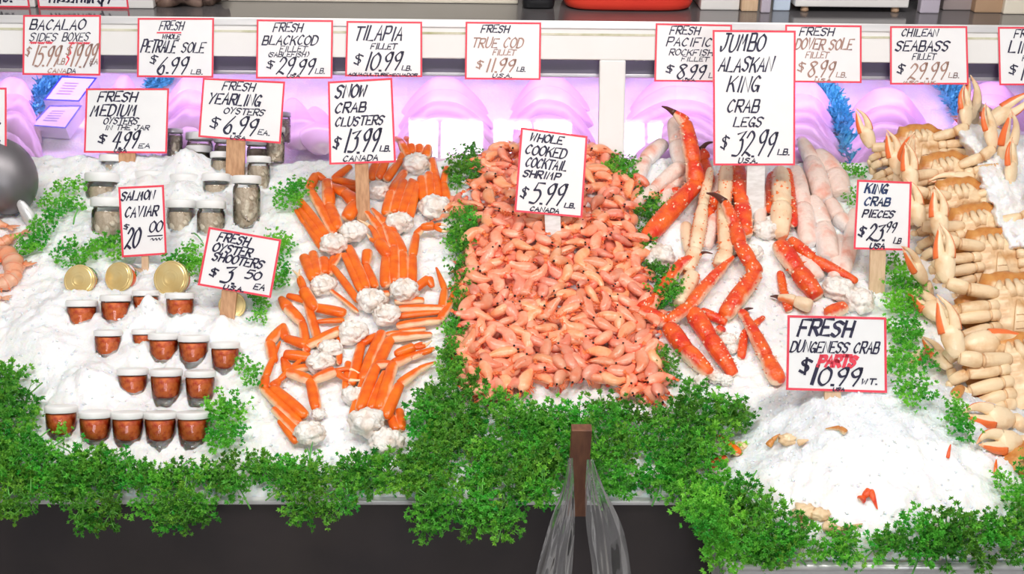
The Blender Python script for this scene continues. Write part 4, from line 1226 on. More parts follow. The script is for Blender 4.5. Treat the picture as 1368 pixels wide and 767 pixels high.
king('frosted pale king crab leg at the far left of the king crab pile', [[(850, 243, 9), (862, 214, 11), (886, 192, 11)]], 'kingfrost', seed=1, spikes=0)
king('frosted king crab leg bending down left, tallest behind the red claw', [[(902, 160, 10, 30), (906, 192, 13, 20), (911, 222, 11, 12), (874, 252, 9, 8), (836, 286, 5, 4)]], 'kingfrost', seed=2, spikes=1)
king('thick red king crab leg rising to a curved dark tipped claw point', [[(864, 318, 13, 6), (930, 246, 12, 14), (926, 218, 11, 30), (916, 164, 9, 60), (900, 150, 4.5, 70)]], 'king', [(880, 342, 21)], seed=3, tip=[[(901, 151, 4.2, 72), (892, 145, 2.8, 74), (884, 142, .8, 76)]])
king('short red king crab leg lying flat left of the thick leg', [[(868, 262, 7, 0), (908, 256, 8, 0)]], 'king', seed=4)
king('cream king crab leg with red edge between the two dark claw points', [[(949, 226, 5, 24), (939, 275, 8, 18), (929, 334, 10, 8), (918, 362, 9, 4)], [(926, 366, 11, 0), (908, 408, 11, 0)]], 'kingcream', seed=5)
king('brown tipped king crab claw peeking left of the tall price card', [[(930, 214, 8, 12), (944, 204, 9, 16)]], 'king', seed=6, tip=[[(936, 200, 4, 22), (944, 192, 3, 24), (952, 190, 1, 24)]])
king('red king crab leg mostly hidden behind the cream one', [[(942, 296, 9, 2), (958, 262, 10, 4)]], 'king', seed=7)
king('pale cream king crab leg under the left corner of the tall card', [[(971, 222, 9, 20), (968, 270, 10, 14), (970, 338, 11, 6), (961, 356, 11, 2)]], 'kingcream', seed=8)
king('orange red king crab leg straight below the tall card, left of its stick', [[(985, 222, 10, 16), (991, 272, 11, 12), (997, 314, 10, 6)]], 'king', [(1004, 338, 14)], seed=9)
king('red king crab leg with dark claw point crossing in front of the cream legs', [[(1003, 352, 10, 14), (988, 326, 10, 16), (982, 300, 9, 24), (968, 270, 6, 34)], [(968, 422, 12, 2), (1010, 366, 12, 6)], [(1010, 366, 11, 6), (1003, 350, 10, 12)]], 'king', seed=10, tip=[[(968, 270, 5.5, 35), (956, 261, 3.6, 37), (944, 258, 1, 38)]])
king('frosted king crab leg with a round white end right of the wrapped stick', [[(1031, 234, 7, 8), (1030, 282, 8, 4)]], 'king', [(1022, 308, 16), (1034, 296, 11)], seed=11)
king('thick cream king crab leg with a red right edge below the tall card', [[(1042, 228, 11, 14), (1044, 274, 14, 10), (1043, 316, 11, 4)]], 'kingcream', seed=12)
king('slim red king crab leg touching the right of the thick cream leg', [[(1052, 228, 6, 16), (1060, 300, 7, 8)]], 'king', seed=13)
king('frosted pink king crab leg right of the slim red one', [[(1062, 226, 10, 8), (1073, 276, 13, 4), (1080, 326, 12, 0)]], 'kingfrost', seed=14, spikes=.4)
king('icy white king crab leg with red tip right of the tall card', [[(1070, 186, 7, 6), (1084, 214, 12, 4), (1100, 266, 15, 2)]], 'kingfrost', seed=15, spikes=.2)
king('frosted king crab leg ending in a blunt white end at the right', [[(1086, 266, 10, 4), (1100, 302, 13, 2), (1108, 344, 15, 0)]], 'kingfrost', seed=16, spikes=.4)
king('pale king crab piece lying highest at the right beside the ice', [[(1108, 268, 8, 2), (1120, 290, 12, 0), (1134, 306, 10, 0)]], 'kingfrost', seed=17, spikes=.2)
king('long frosted king crab leg left of the king crab pieces card', [[(1142, 282, 8, 2), (1136, 322, 11, 2), (1126, 366, 11, 0)]], 'kingfrost', [(1148, 402, 20, 0)], seed=18, spikes=.3)
king('thick red king crab leg slanting down to the dungeness card', [[(1040, 326, 12, 10), (1066, 362, 13, 6), (1092, 396, 12, 2)]], 'king', seed=19)
king('slim red two jointed king crab leg reaching right to the white shoulder', [[(1056, 320, 7, 12), (1086, 347, 9, 8), (1144, 376, 6, 4)]], 'king', [(1119, 386, 19, 0)], seed=20)
king('short slim red king crab leg behind the beige claw', [[(1042, 364, 5, 0), (1047, 390, 6, 0), (1054, 415, 6, 0)]], 'king', seed=21)
king('beige king crab claw with a dark point above the dungeness card', [[(1084, 410, 10, 4), (1062, 402, 9, 4), (1040, 397, 5, 4)]], 'kingcream', seed=22, spikes=0, tip=[[(1042, 398, 4, 5), (1036, 396, 2.6, 5), (1029, 396, .8, 5)]])
king('red stub of king crab leg behind the top of the dungeness card', [[(1106, 420, 10, 0), (1128, 410, 10, 0)]], 'king', seed=23)
king('king crab cluster of two red legs bent at the left toward the shrimp', [[(893, 436, 11, 6), (916, 468, 13, 4), (948, 500, 10, 2)], [(890, 432, 10, 8), (857, 414, 10, 8), (878, 396, 8, 10), (908, 354, 9, 10), (936, 340, 4, 12)], [(925, 416, 12, 6), (948, 452, 13, 4), (980, 500, 9, 2)], [(893, 430, 8, 12), (921, 409, 9, 12), (950, 374, 9, 12), (980, 343, 3, 14)], [(936, 416, 7, 2), (970, 431, 7, 0)]],
     'king', [(936, 509, 10, 0), (956, 504, 11, 0), (970, 508, 9, 0)], seed=24, tip=[[(934, 340, 2.8, 14), (942, 337, 1.8, 14), (952, 339, .7, 14)], [(978, 345, 2.6, 15), (984, 341, 1.5, 15), (990, 338, .6, 15)]], name='king_crab_cluster')
king('red king crab leg standing alone left of the dungeness card', [[(1040, 510, 12, 2), (1024, 478, 11, 4), (996, 424, 7, 6), (990, 416, 6, 6)]], 'king', seed=25, tip=[[(992, 418, 4, 8), (998, 413, 2.5, 8), (1006, 412, .8, 8)]])
king('thin bent red king crab leg behind the lone leg', [[(990, 478, 6, 0), (994, 446, 6, 0), (1020, 424, 4, 0)]], 'king', seed=26)
king('white king crab shoulder piece with orange rim below the bent legs', [[(958, 438, 6, 0), (966, 444, 7, 0)]], 'king', [(972, 454, 11, 0), (978, 466, 8, 0)], seed=27)

for j, (lb, lg, stl) in enumerate([
   ('frosted king crab piece under the left edge of the tall price card', [(962, 236, 9), (953, 290, 10), (944, 330, 9)], 'kingfrost'),
   ('white frosted king crab piece directly right of the wrapped stick', [(1020, 250, 8), (1014, 300, 9)], 'kingfrost'),
   ('icy white king crab chunk farthest right under the glass', [(1092, 206, 12), (1116, 232, 15), (1124, 262, 14)], 'kingfrost'),
   ('pinkish king crab piece lying between the thick leg and the frosted leg', [(884, 276, 8), (896, 250, 9), (920, 232, 8)], 'kingfrost'),
   ('frosted king crab piece beside the foot of the thick cream leg', [(1064, 336, 10), (1094, 372, 11)], 'kingfrost'),
   ('cream king crab piece beside the cream leg with red edge', [(916, 300, 8), (922, 336, 9)], 'kingcream'),
   ('red freckled king crab piece behind the thick red leg', [(938, 214, 9, 6), (948, 246, 9, 4)], 'king'),
   ('frosted king crab piece half hidden left of the long frosted leg', [(1122, 318, 9), (1114, 372, 10)], 'kingfrost')]):
    king(lb, [lg], stl, seed=40 + j, spikes=.6)
# ------------------------------------------------------------------ cocktail shrimp
def shrimp_mesh(curl, seed):
    """local: lies on its side in XY, head at +X; length about 1"""
    rr = random.Random(seed)
    n = 24
    pts = []; x = y = 0.0; a = 0.0
    for i in range(n):
        t = i / (n - 1)
        pts.append(V((x, y, 0)))
        x -= math.cos(a) / n; y -= math.sin(a) / n
        a += curl / n * (.25 if t < .36 else 1.45)
    c = sum(pts, V()) / n
    pts = [p - c for p in pts]
    rad = []
    for i in range(n):
        t = i / (n - 1)
        if t < .42: r = .205 * math.sin(PI * (.16 + .40 * t / .42)) ** .7
        else: r = .205 * (1 - .70 * ((t - .42) / .58) ** 1.25)
        if t < .10: r *= .55 + t / .10 * .45
        if t > .42: r *= 1 + .035 * math.sin((t - .42) * 9 * 2 * PI)
        if abs(t - .42) < .03: r *= .95
        rad.append(r)
    b = MB()
    def mf(t, th):
        m = .50 - .5 * math.sin(max(0, th)) * (math.sin(th) > 0) * .6 if t < .38 else .12
        if t > .4 and math.sin((t - .42) * 9 * 2 * PI) < -.7: m = .40
        if t > .9: m = .9
        return m + .12 * rr.random()
    # body: slightly flattened, deeper in the plane of the curl
    pts = [pts[0] + (pts[0] - pts[1]) * .6] + pts + [pts[-1] + (pts[-1] - pts[-2]) * .6]; rad = [rad[0] * .3] + rad + [rad[-1] * .4]
    b.tube(pts, rad, 14, .80, mfun=mf)
    body = b
    hd = (pts[0] - pts[2]).normalized(); sd = V((-hd.y, hd.x, 0))
    if curl < 0: sd = -sd
    back = sd if curl > 0 else sd
    # rostrum
    p0 = pts[1] + sd * rad[1] * .5
    b.tube([p0, p0 + hd * .12 + sd * .015, p0 + hd * .22 + sd * .035], [.030, .018, .003], 6, mfun=lambda t, a: .9)
    for j in range(3):                                    # antennae
        u = rr.uniform(-.35, .35)
        q = pts[0] - sd * rad[0] * .2
        b.tube([q, q + hd * .14 + sd * u * .1, q + hd * .26 + sd * u * .3], [.012, .008, .003], 5, mfun=lambda t, a: .95)
    lg = MB()
    for j in range(9):
        i = 2 + j * 1.55; k = int(i)
        d = (pts[k] - pts[k + 1]).normalized(); s = V((d.y, -d.x, 0))
        if curl < 0: s = -s
        L = .21 if j < 5 else .11
        q = pts[k] + s * rad[k] * .75
        lg.tube([q, q + s * L * .6 + d * L * .45 * rr.uniform(.3, 1), q + s * L + d * L * .9 * rr.uniform(.3, 1)], [.020, .014, .006], 5)
    ft = MB(); e = pts[-1]; d = (pts[-1] - pts[-3]).normalized(); s = V((d.y, -d.x, 0))
    for u in (-.55, 0, .55):
        ft.tube([e - d * .02, e + (d + s * u).normalized() * .07, e + (d + s * u).normalized() * .15], [.020, .038, .012], 7, .35)
    eyes = []
    for z in (1, -1):
        q = MB(); q.blob(pts[1] + hd * .045 + V((0, 0, z * rad[1] * .66)) + sd * rad[1] * .25, .038, None, 8, 6); eyes.append(q)
    return body, lg, ft, eyes


SH = []
for i, cu in enumerate((.6, 1.2, 1.8, 2.5, -.9, -1.5, -2.2)):
    body, lg, ft, eyes = shrimp_mesh(cu, i)
    d = []
    for nm, q, m_ in (('shrimp_body', body, 'shrimp'), ('walking_legs', lg, 'shrimpleg'), ('tail_fan', ft, 'shrimpleg'), ('eye', eyes[0], 'eye'), ('eye', eyes[1], 'eye')):
        me = q.mesh(nm); me.materials.append(M[m_]); d.append((nm, me))
    SH.append(d)

PILE = [(640, 212), (668, 196), (700, 192), (760, 192), (800, 196), (818, 212), (822, 232), (846, 236), (852, 262), (842, 290), (858, 318), (866, 350), (858, 372), (876, 410), (872, 440), (880, 480), (886, 520), (872, 536), (846, 520), (800, 508), (745, 506), (700, 512), (650, 530), (618, 508), (612, 470), (622, 430), (610, 390), (626, 350), (622, 318), (640, 292), (608, 284), (606, 268), (640, 262)]


def inside(x, y, P):
    c = False; j = len(P) - 1
    for i in range(len(P)):
        if (P[i][1] > y) != (P[j][1] > y) and x < (P[j][0] - P[i][0]) * (y - P[i][1]) / (P[j][1] - P[i][1]) + P[i][0]: c = not c
        j = i
    return c


def poisson(P, n, dmin, r, tries=6000):
    xs = [p[0] for p in P]; ys = [p[1] for p in P]; out = []
    for _ in range(tries):
        x, y = r.uniform(min(xs), max(xs)), r.uniform(min(ys), max(ys))
        if inside(x, y, P) and all((x - a) ** 2 + ((y - b) * 1.25) ** 2 > dmin * dmin for a, b in out): out.append((x, y))
        if len(out) >= n: break
    return out


sr = random.Random(21)


def shrimp_matrix(x, y, lift, S):
    g = hit(x, y, lift)
    e = .01
    nx = -(hz(g.x + e, g.y) - hz(g.x - e, g.y)) / (2 * e); ny = -(hz(g.x, g.y + e) - hz(g.x, g.y - e)) / (2 * e)
    nrm = V((nx * .5, ny * .5 - .08, 1)).normalized()
    q = V((0, 0, 1)).rotation_difference(nrm).to_matrix()
    R = q @ Matrix.Rotation(sr.uniform(0, 2 * PI), 3, 'Z') @ Matrix.Rotation(sr.gauss(0, .22), 3, 'Y') @ Matrix.Rotation(sr.gauss(0, .35), 3, 'X')
    M4 = R.to_4x4(); M4.translation = g
    return M4 @ Matrix.Scale(S, 4)


def stretch(M4, x, y):
    return M4


# lower layer: nobody could count it
low = poisson(PILE, 330, 13, sr, 9000)
b = MB()
lm = []
for d in SH[:5]: lm.append(d[0][1])
for (x, y) in low:
    me = sr.choice(lm); M4 = shrimp_matrix(x, y, .004, sr.uniform(.040, .050))
    a = [0.0] * len(me.vertices); me.attributes['m'].data.foreach_get('value', a)
    b.add([M4 @ v.co for v in me.vertices], [tuple(p.vertices) for p in me.polygons], a)
o = hit(735, 400)
tag(b.build('shrimp_underlayer', M['shrimp'], origin=o), 'pink cooked shrimp deeper in the pile, mostly covered by those on top', 'shrimp', kind='stuff')

top = poisson(PILE, 294, 14.5, sr, 16000)
top += [(600, 276), (596, 284), (856, 240), (862, 262), (622, 462), (634, 520)]
top.sort(key=lambda p: p[1])
g_top = 'cooked shrimp on top of the shrimp pile'
for i, (x, y) in enumerate(top[:300]):
    d = sr.choice(SH)
    M4 = shrimp_matrix(x, y, sr.uniform(.012, .024), sr.uniform(.041, .052))
    r = bpy.data.objects.new('cocktail_shrimp', d[0][1]); COL.objects.link(r); r.matrix_world = M4
    tag(r, 'small pink cooked shrimp lying on top of the shrimp pile under its price card', 'shrimp', g_top)
    for nm, me in d[1:]:
        c = bpy.data.objects.new(nm, me); COL.objects.link(c); c.parent = r
# ------------------------------------------------------------------ dungeness crabs
def crab_parts(seed=0):
    """local: X to the crab's side, Y forward (mouth), Z up over the shell; metres"""
    rr = random.Random(seed); out = []
    # carapace
    b = MB(); n = 56
    def outline(th):
        c, s = math.cos(th), math.sin(th)
        w, l = .082, (.046 if s > 0 else .058)
        e = .80
        x = math.copysign(abs(c) ** e, c) * w; y = math.copysign(abs(s) ** .9, s) * l
        if s > 0: 
            y += .010 * (abs(c) < .35); x *= 1 + .04 * (math.sin(th * 22) > 0)
            y *= 1 + .05 * (math.sin(th * 22) > 0)
        else: x *= 1 - .22 * abs(s)
        return x, y + .006
    vs, ms, fs = [], [], []
    prof = [(0.001, .036), (.25, .035), (.5, .031), (.75, .023), (.92, .011), (1.0, .002), (.97, -.006), (.86, -.012), (.6, -.014), (.3, -.014)]
    for (k, z) in prof:
        for i in range(n):
            th = 2 * PI * i / n; x, y = outline(th)
            vs.append(V((x * k, y * k, z + .0022 * math.sin(x * k * 190) * math.cos(y * k * 210) * (k < .9))))
            ms.append(.95 if z < -.013 else (.25 if z < 0 else (.62 if k > .95 else .2)))
    for j in range(len(prof) - 1):
        for i in range(n):
            i2 = (i + 1) % n; fs.append((j * n + i, (j + 1) * n + i, (j + 1) * n + i2, j * n + i2))
    b.add(vs, fs, ms); out.append(('carapace', b, 'crabshell'))
    # breastplate with grooves
    b = MB()
    def f(u, v):
        x = (u - .5) * 2; y = (v - .5) * 2
        w = .040 * (1 - .35 * max(0, y) ** 2 - .30 * max(0, -y) ** 1.5)
        g = .0022 * abs(math.sin((v * 5) * PI)) * (abs(x) > .30)
        return V((x * w, y * .042 - .004, -.020 - .009 * (1 - x * x) * (1 - y ** 4) - g))
    b.grid(f, 24, 44, lambda u, v: .12 + .3 * (abs(math.sin(v * 5 * PI)) < .2))
    out.append(('breastplate', b, 'crabcream'))
    b = MB()
    b.tube([(0, -.048, -.022), (0, -.036, -.031), (0, -.018, -.0325), (0, .002, -.032), (0, .016, -.030)], [.017, .015, .011, .007, .002], 14, .25)
    for y in (-.038, -.028, -.018, -.008): b.tube([(-.012 + abs(y + .038) * .15, y, -.0345), (0, y + .001, -.0358), (.012 - abs(y + .038) * .15, y, -.0345)], .0009, 5)
    out.append(('abdomen_flap', b, 'crabcream'))
    b = MB()
    for s in (-1, 1):
        b.tube([(s * .004, .020, -.026), (s * .007, .034, -.025), (s * .006, .048, -.016)], [.006, .007, .004], 10, .6)
        b.tube([(s * .016, .022, -.022), (s * .022, .036, -.020), (s * .015, .049, -.010)], [.005, .006, .003], 10, .6)
    out.append(('mouthparts', b, 'crabcream'))
    def limb(pts, rad, name, pal):
        b = MB(); P = [V(p) for p in pts]
        for i in range(len(P) - 1):
            a, c = P[i], P[i + 1]; L = c - a
            ts = [-.03, 0, .08, .3, .6, .86, .97, 1.02]; kk = [.4, .8, 1.0, 1.12, 1.1, 1.0, .86, .4]
            r0, r1 = rad[i], rad[i + 1]; b.tube([c - L * .045, c - L * .02], [r1 * .98, r1 * .98], 12, .86, mfun=lambda t, th: .75)
            b.tube([a + L * t for t in ts], [(r0 * (1 - min(1, max(0, t))) + r1 * min(1, max(0, t))) * k for t, k in zip(ts, kk)], 12, .86,
                   mfun=lambda t, th: pal + .5 * (t > .92) + .22 * (math.sin(th) > .6))
        out.append((name, b, 'crabcream'))
        return b
    for s in (-1, 1):
        for j in range(4):
            y0 = .010 - j * .0165
            y1 = y0 - .002 - .004 * j
            x1 = s * (.092 - .004 * abs(j - 1))
            limb([(s * .030, y0, -.026), (s * .046, y0 - .001, -.029), (x1, y1, -.027)], [.0075, .0088, .0080], 'leg', .10)
            # folded outer half
            b2 = out[-1][1]
            P = [V((x1, y1, -.027)), V((s * (.108), y1 - .006, -.014)), V((s * .098, y1 - .030, .004)), V((s * .072, y1 - .052, .004))]
            R = [.0080, .0072, .0062, .0015]
            for i in range(3):
                a, c = P[i], P[i + 1]; L = c - a
                ts = [-.03, .05, .3, .7, .95, 1.02]; kk = [.5, 1, 1.1, 1.05, .9, .5]
                b2.tube([a + L * t for t in ts], [max(.0008, (R[i] * (1 - min(1, max(0, t))) + R[i + 1] * min(1, max(0, t)))) * k for t, k in zip(ts, kk)], 10, .7, mfun=lambda t, th: .25 + .4 * (t > .9) + .2 * (i == 2))
        # claw
        limb([(s * .026, .026, -.022), (s * .070, .030, -.026), (s * .098, .040, -.020)], [.008, .0105, .0095], 'claw_arm', .15)
        b = MB(); claw(b, V((s * .098, .042, -.020)), V((s * .10, 1, -.05)).normalized(), V((-s, .1, -.35)).normalized(), .080, .0150)
        out.append(('claw', b, 'crabclaw'))
    return out


def claw(b, p, d, inner, L, r):
    """palm then two curved fingers; inner = side that opens"""
    d = d.normalized(); inner = (inner - d * inner.dot(d)).normalized(); z = d.cross(inner)
    b.tube([p + d * L * t for t in (-.03, .03, .15, .32, .45, .53)], [r * q for q in (.42, .66, .90, 1.0, .88, .5)], 16, .62, up=z, mfun=lambda t, th: .10 + .28 * (math.sin(th) > .5) + .25 * (t < .1))
    hand = 1 if z.dot(d.cross(inner)) > 0 else -1
    for s, ln in ((1, 1.0), (-1, .96)):
        base = p + d * L * .42 + inner * r * (.52 if s > 0 else -.46)
        if s > 0: pts = [base, base + d * L * .20 + inner * r * .16, base + d * L * .42 + inner * r * .02, base + d * L * .66 - inner * r * .62]
        else: pts = [base, base + d * L * .22 + inner * r * .04, base + d * L * .42 + inner * r * .20, base + d * L * .60 + inner * r * .30]
        Q = [V(q) for q in smooth_path([tuple(q) for q in pts], 5)]
        m = len(Q)
        rad = [r * (.50 if s > 0 else .56) * (1 - (i / (m - 1)) ** 1.5) + .0007 for i in range(m)]
        # inner faces are orange red, tips brown
        b.tube(Q, rad, 14, .75, up=z, mfun=lambda t, th, s=s: (1.0 if math.cos(th + .5 * hand) * s * hand < -.35 else .12) if t < .82 else .62)
        for k in range(4):                                # teeth
            i = 3 + k * 3
            if i < m - 1:
                q = Q[i] - inner * s * rad[i] * .8
                b.blob(q, r * .09, None, 6, 4)


CP = []
for nm, b, m_ in crab_parts():
    me = b.mesh(nm); me.materials.append(M[m_]); CP.append((nm, me))


cr = random.Random(3)


def place_crab(label, cx, cy, roll, S=1.0, lean=28, lift=.0, yaw=0.0, skip=()):
    """breastplate centre seen at (cx,cy); belly to the viewer, mouth up the slope"""
    g = hit(cx, cy, .030 + lift)
    th = math.radians(lean)
    Y = V((0, math.sin(th), math.cos(th))); Z = V((0, math.cos(th), -math.sin(th))); X = Y.cross(Z)
    R = Matrix((X, Y, Z)).transposed()
    n = Z
    R = Matrix.Rotation(math.radians(roll), 3, -n) @ Matrix.Rotation(yaw, 3, 'Z') @ R
    o = thing('dungeness_crab', label, 'crab', g + R @ V((0, 0, .02)), 'dungeness crabs stacked at the right', R)
    o.scale = (S, S, S)
    e = (0, 0, 0)
    for nm, me in CP:
        c = bpy.data.objects.new(nm, me); COL.objects.link(c); c.parent = o
        if nm == 'claw_arm': e = (cr.gauss(0, .07), cr.gauss(0, .10), cr.gauss(0, .09))
        if nm in ('claw_arm', 'claw'): c.rotation_euler = e
        if nm == 'leg': c.rotation_euler = (cr.gauss(0, .02), cr.gauss(0, .04), cr.gauss(0, .025))
    return o


for a in [('dungeness crab farthest back in the stack, by the glass', 1234, 203, 6, .86, 30),
          ('second dungeness crab from the back of the stack', 1270, 243, 11, .90, 30),
          ('third dungeness crab from the back, level with the top of the pieces card', 1288, 280, 7, .90, 27),
          ('middle dungeness crab of the stack, level with the pieces card price', 1312, 317, 10, .94, 31),
          ('dungeness crab level with the foot of the king crab pieces card', 1334, 350, 5, .96, 34),
          ('dungeness crab with pale breastplate showing, level with the pieces card stick', 1358, 416, 2, 1.06, 38),
          ('nearest dungeness crab of the stack, level with the dungeness price card', 1376, 500, 7, 1.08, 40)]:
    place_crab(*a)


def lone_claw(label, px, py, qx, qy, L_px, r_px, name='crab_claw', lift=.012, open_up=1, group=None, m_='crabclaw', up=None):
    """a single claw lying or standing from (px,py) towards (qx,qy)"""
    g = hit(px, py, lift); k = ppm(g)
    if up is None: h = hit(qx, qy, lift)
    else: h = plane_hit(qx, qy, g + V((0, up, 0)), V((0, -1, 0)))
    d = (h - g).normalized()
    o = thing(name, label, 'crab claw', g, group)
    b = MB(); inner = d.cross(V((0, -.7, .7))) * open_up
    claw(b, g, d, inner, L_px * k, r_px * k); b.build('pincer', M[m_], o, g)
    P = [g - d * .004, g - d * 12 * k - V((0, 0, .006)), g - d * 24 * k - V((0, 0, .018))]
    b = MB(); b.tube(P, [r_px * k * .6, r_px * k * .66, r_px * k * .5], 12); b.build('arm', M[m_], o, g)
    return o


lone_claw('dungeness claw pointing straight up at the top right, orange inside', 1292, 180, 1297, 112, 76, 15, up=.0)
lone_claw('cream dungeness claw lying leftwards at the top right over the ice', 1336, 182, 1278, 158, 68, 13, lift=.03)
lone_claw('dungeness claw standing upright by the right edge, orange inside', 1342, 222, 1352, 150, 72, 13, lift=.045, up=.0)
lone_claw('cream dungeness claw reaching up right at the top right corner', 1316, 168, 1372, 128, 72, 12, lift=.04, up=.0)
lone_claw('small cream dungeness claw bent over the upright one at top right', 1330, 156, 1300, 142, 44, 9, lift=.04, up=.0)
lone_claw('dungeness claw pointing up right above the king crab pieces card', 1200, 246, 1222, 172, 74, 11, lift=.03, up=-.02, open_up=-1)
lone_claw('pointed cream dungeness leg end crossing the corner of the pieces card', 1236, 376, 1194, 312, 72, 11, lift=.03, up=-.03)
lone_claw('cream dungeness claw lying over parsley right of the pieces card stick', 1262, 426, 1214, 388, 66, 15, lift=.02)
lone_claw('large cream dungeness claw lying rightwards near the right edge', 1290, 462, 1372, 452, 86, 19, lift=.05)
lone_claw('cream dungeness claw with dark tip among the ice at the right edge', 1300, 236, 1258, 240, 56, 9, lift=.045)
lone_claw('bent cream dungeness claw beside the parsley, level with the dungeness card', 1268, 492, 1232, 450, 64, 11, lift=.02)
lone_claw('small orange tipped dungeness claw in the parsley beside the dungeness card', 1234, 470, 1210, 486, 34, 7, lift=.012)
lone_claw('white dungeness claw lying leftwards right of the front ice mound', 1352, 560, 1284, 552, 76, 17, lift=.012)
lone_claw('toothed white dungeness claw above the brown shell at the lower right', 1362, 590, 1298, 592, 70, 17, lift=.012)

# shell and pieces in the front mound
def piece(name, label, cat, pts, style, blob=None, tip=None, group=None):
    o0 = hit(pts[0][0], pts[0][1]) if pts else hit(blob[0], blob[1])
    t = thing(name, label, cat, o0, group)
    if pts:
        P, R = leg_pts(pts); leg_mesh(P, R, .8, 12, seed=3).build('leg_section', M[style], t, o0)
    if blob:
        b = MB()
        for (x, y, r, sd) in ([blob] if not isinstance(blob, list) else blob):
            g = hit(x, y); k = ppm(g); b.blob(g + V((0, 0, r * k * .3)), (r * k, r * k * .8, r * k * .6), None, 20, 14, .5, 2.2, sd)
        b.build('body_piece', M['crabcream'], t, o0)
    return t


piece('crab_leg_piece', 'orange crab leg tip bent over the parsley left of the front mound', 'crab leg', [(944, 622, 8, 2), (970, 612, 7, 2)], 'king')
piece('crab_leg_piece', 'thin tan crab leg end arching up beside the orange tip', 'crab leg', [(986, 606, 7, 2), (974, 592, 5, 6), (950, 578, 2, 8)], 'snow', (990, 598, 8, 4))
piece('crab_claw_tip', 'small brown claw tip at the upper left of the front mound', 'crab claw', [(1026, 596, 5, 2), (1032, 588, 4, 4), (1042, 580, 1, 6)], 'crabshell')
piece('crab_body_piece', 'tan crab body piece in the front mound beside the brown claw tip', 'crab piece', [(1066, 592, 6, 2), (1080, 588, 1.5, 3)], 'crabcream', (1052, 590, 12, 5))
piece('crab_claw_tip', 'brown claw tip lying highest on the front mound below its card', 'crab claw', [(1130, 578, 5, 2), (1122, 572, 4.5, 3), (1103, 573, 1, 3)], 'crabshell')
piece('crab_claw_tip', 'bright red crab bit and claw tip in the middle of the front mound', 'crab claw', [(1150, 668, 7, 0), (1154, 664, 4, 2), (1162, 655, 6, 2), (1172, 680, 1.2, 2)], 'king')
piece('crab_body_piece', 'tan crab body with a thin leg at the foot of the front mound', 'crab piece', [(1100, 704, 8, 2), (1124, 708, 5, 3), (1152, 700, 1.2, 4)], 'crabcream', [(1076, 688, 17, 6), (1096, 692, 14, 7), (1074, 704, 8, 8), (1108, 704, 9, 9)])
piece('crab_claw_tip', 'thin reddish claw tip standing at the right of the front mound', 'crab claw', [(1266, 612, 2.4, 1), (1268, 602, 2, 4), (1270, 594, .8, 6)], 'king')
piece('crab_claw_tip', 'thin orange claw tip standing in parsley at the lower right', 'crab claw', [(1330, 634, 3, 1), (1330, 624, 2.4, 4), (1331, 614, .8, 6)], 'snow')
piece('crab_leg_piece', 'brown orange shell bit above the white claw right of the mound', 'crab leg', [(1276, 528, 8, 2), (1284, 518, 6, 3)], 'crabshell')
piece('crab_leg_piece', 'thin orange leg end lying right of the brown shell bit', 'crab leg', [(1298, 524, 4, 2), (1312, 530, 4, 2), (1330, 534, 1.2, 2)], 'snow')
g = hit(1404, 630, .004)
o = thing('crab_shell', 'brown dungeness shell lying at the right edge below the claws', 'crab shell', g, rot=Matrix.Rotation(.42, 3, 'X') @ Matrix.Rotation(.1, 3, 'Y'))
o.scale = (.85, .85, .8)
c = bpy.data.objects.new('carapace', CP[0][1]); COL.objects.link(c); c.parent = o

# crushed ice heaped over the right halves of the crabs
REG = [(1262, 178), (1290, 156), (1340, 168), (1390, 185), (1390, 345), (1345, 342), (1322, 300), (1308, 262), (1296, 236), (1286, 205)]
def edge_dist(x, y, P):
    best = 1e9
    for i in range(len(P)):
        ax, ay = P[i - 1]; bx, by = P[i]; L2 = (bx - ax) ** 2 + (by - ay) ** 2
        t = max(0, min(1, ((x - ax) * (bx - ax) + (y - ay) * (by - ay)) / L2))
        best = min(best, math.hypot(x - ax - t * (bx - ax), y - ay - t * (by - ay)))
    return best if inside(x, y, P) else -best
b = MB(); nu, nv = 76, 96
lf = {}
pts = []
for j in range(nv + 1):
    for i in range(nu + 1):
        x = 1250 + 150 * i / nu; y = 145 + 210 * j / nv
        e = edge_dist(x + 9 * float(vnoise(x * .12, y * .12)), y + 9 * float(vnoise(x * .12 + 30, y * .12)), REG)
        q = max(0, min(1, (e + 4) / 20)); q = q * q * (3 - 2 * q)
        l = .064 * q + q * (.016 * float(vnoise(x * .055, y * .055)) + .008 * float(vnoise(x * .15 + y * .1, y * .15 - x * .1)) + .005 * float(vnoise(x * .4 + y * .2, y * .4 - x * .2)))
        lf[(i, j)] = e
        pts.append(hit(x, y, l) if e > -10 else V((0, 0, 0)))
fs = []
for j in range(nv):
    for i in range(nu):
        if min(lf[(i, j)], lf[(i + 1, j)], lf[(i, j + 1)], lf[(i + 1, j + 1)]) > -6:
            k = j * (nu + 1) + i; fs.append((k, k + nu + 1, k + nu + 2, k + 1))
use = sorted({k for f in fs for k in f}); rem = {k: i for i, k in enumerate(use)}
b.add([pts[k] for k in use], [tuple(rem[k] for k in f) for f in fs])
tag(b.build('crushed_ice', M['ice']), 'white crushed ice heaped over the right halves of the dungeness crabs', 'ice', kind='stuff')
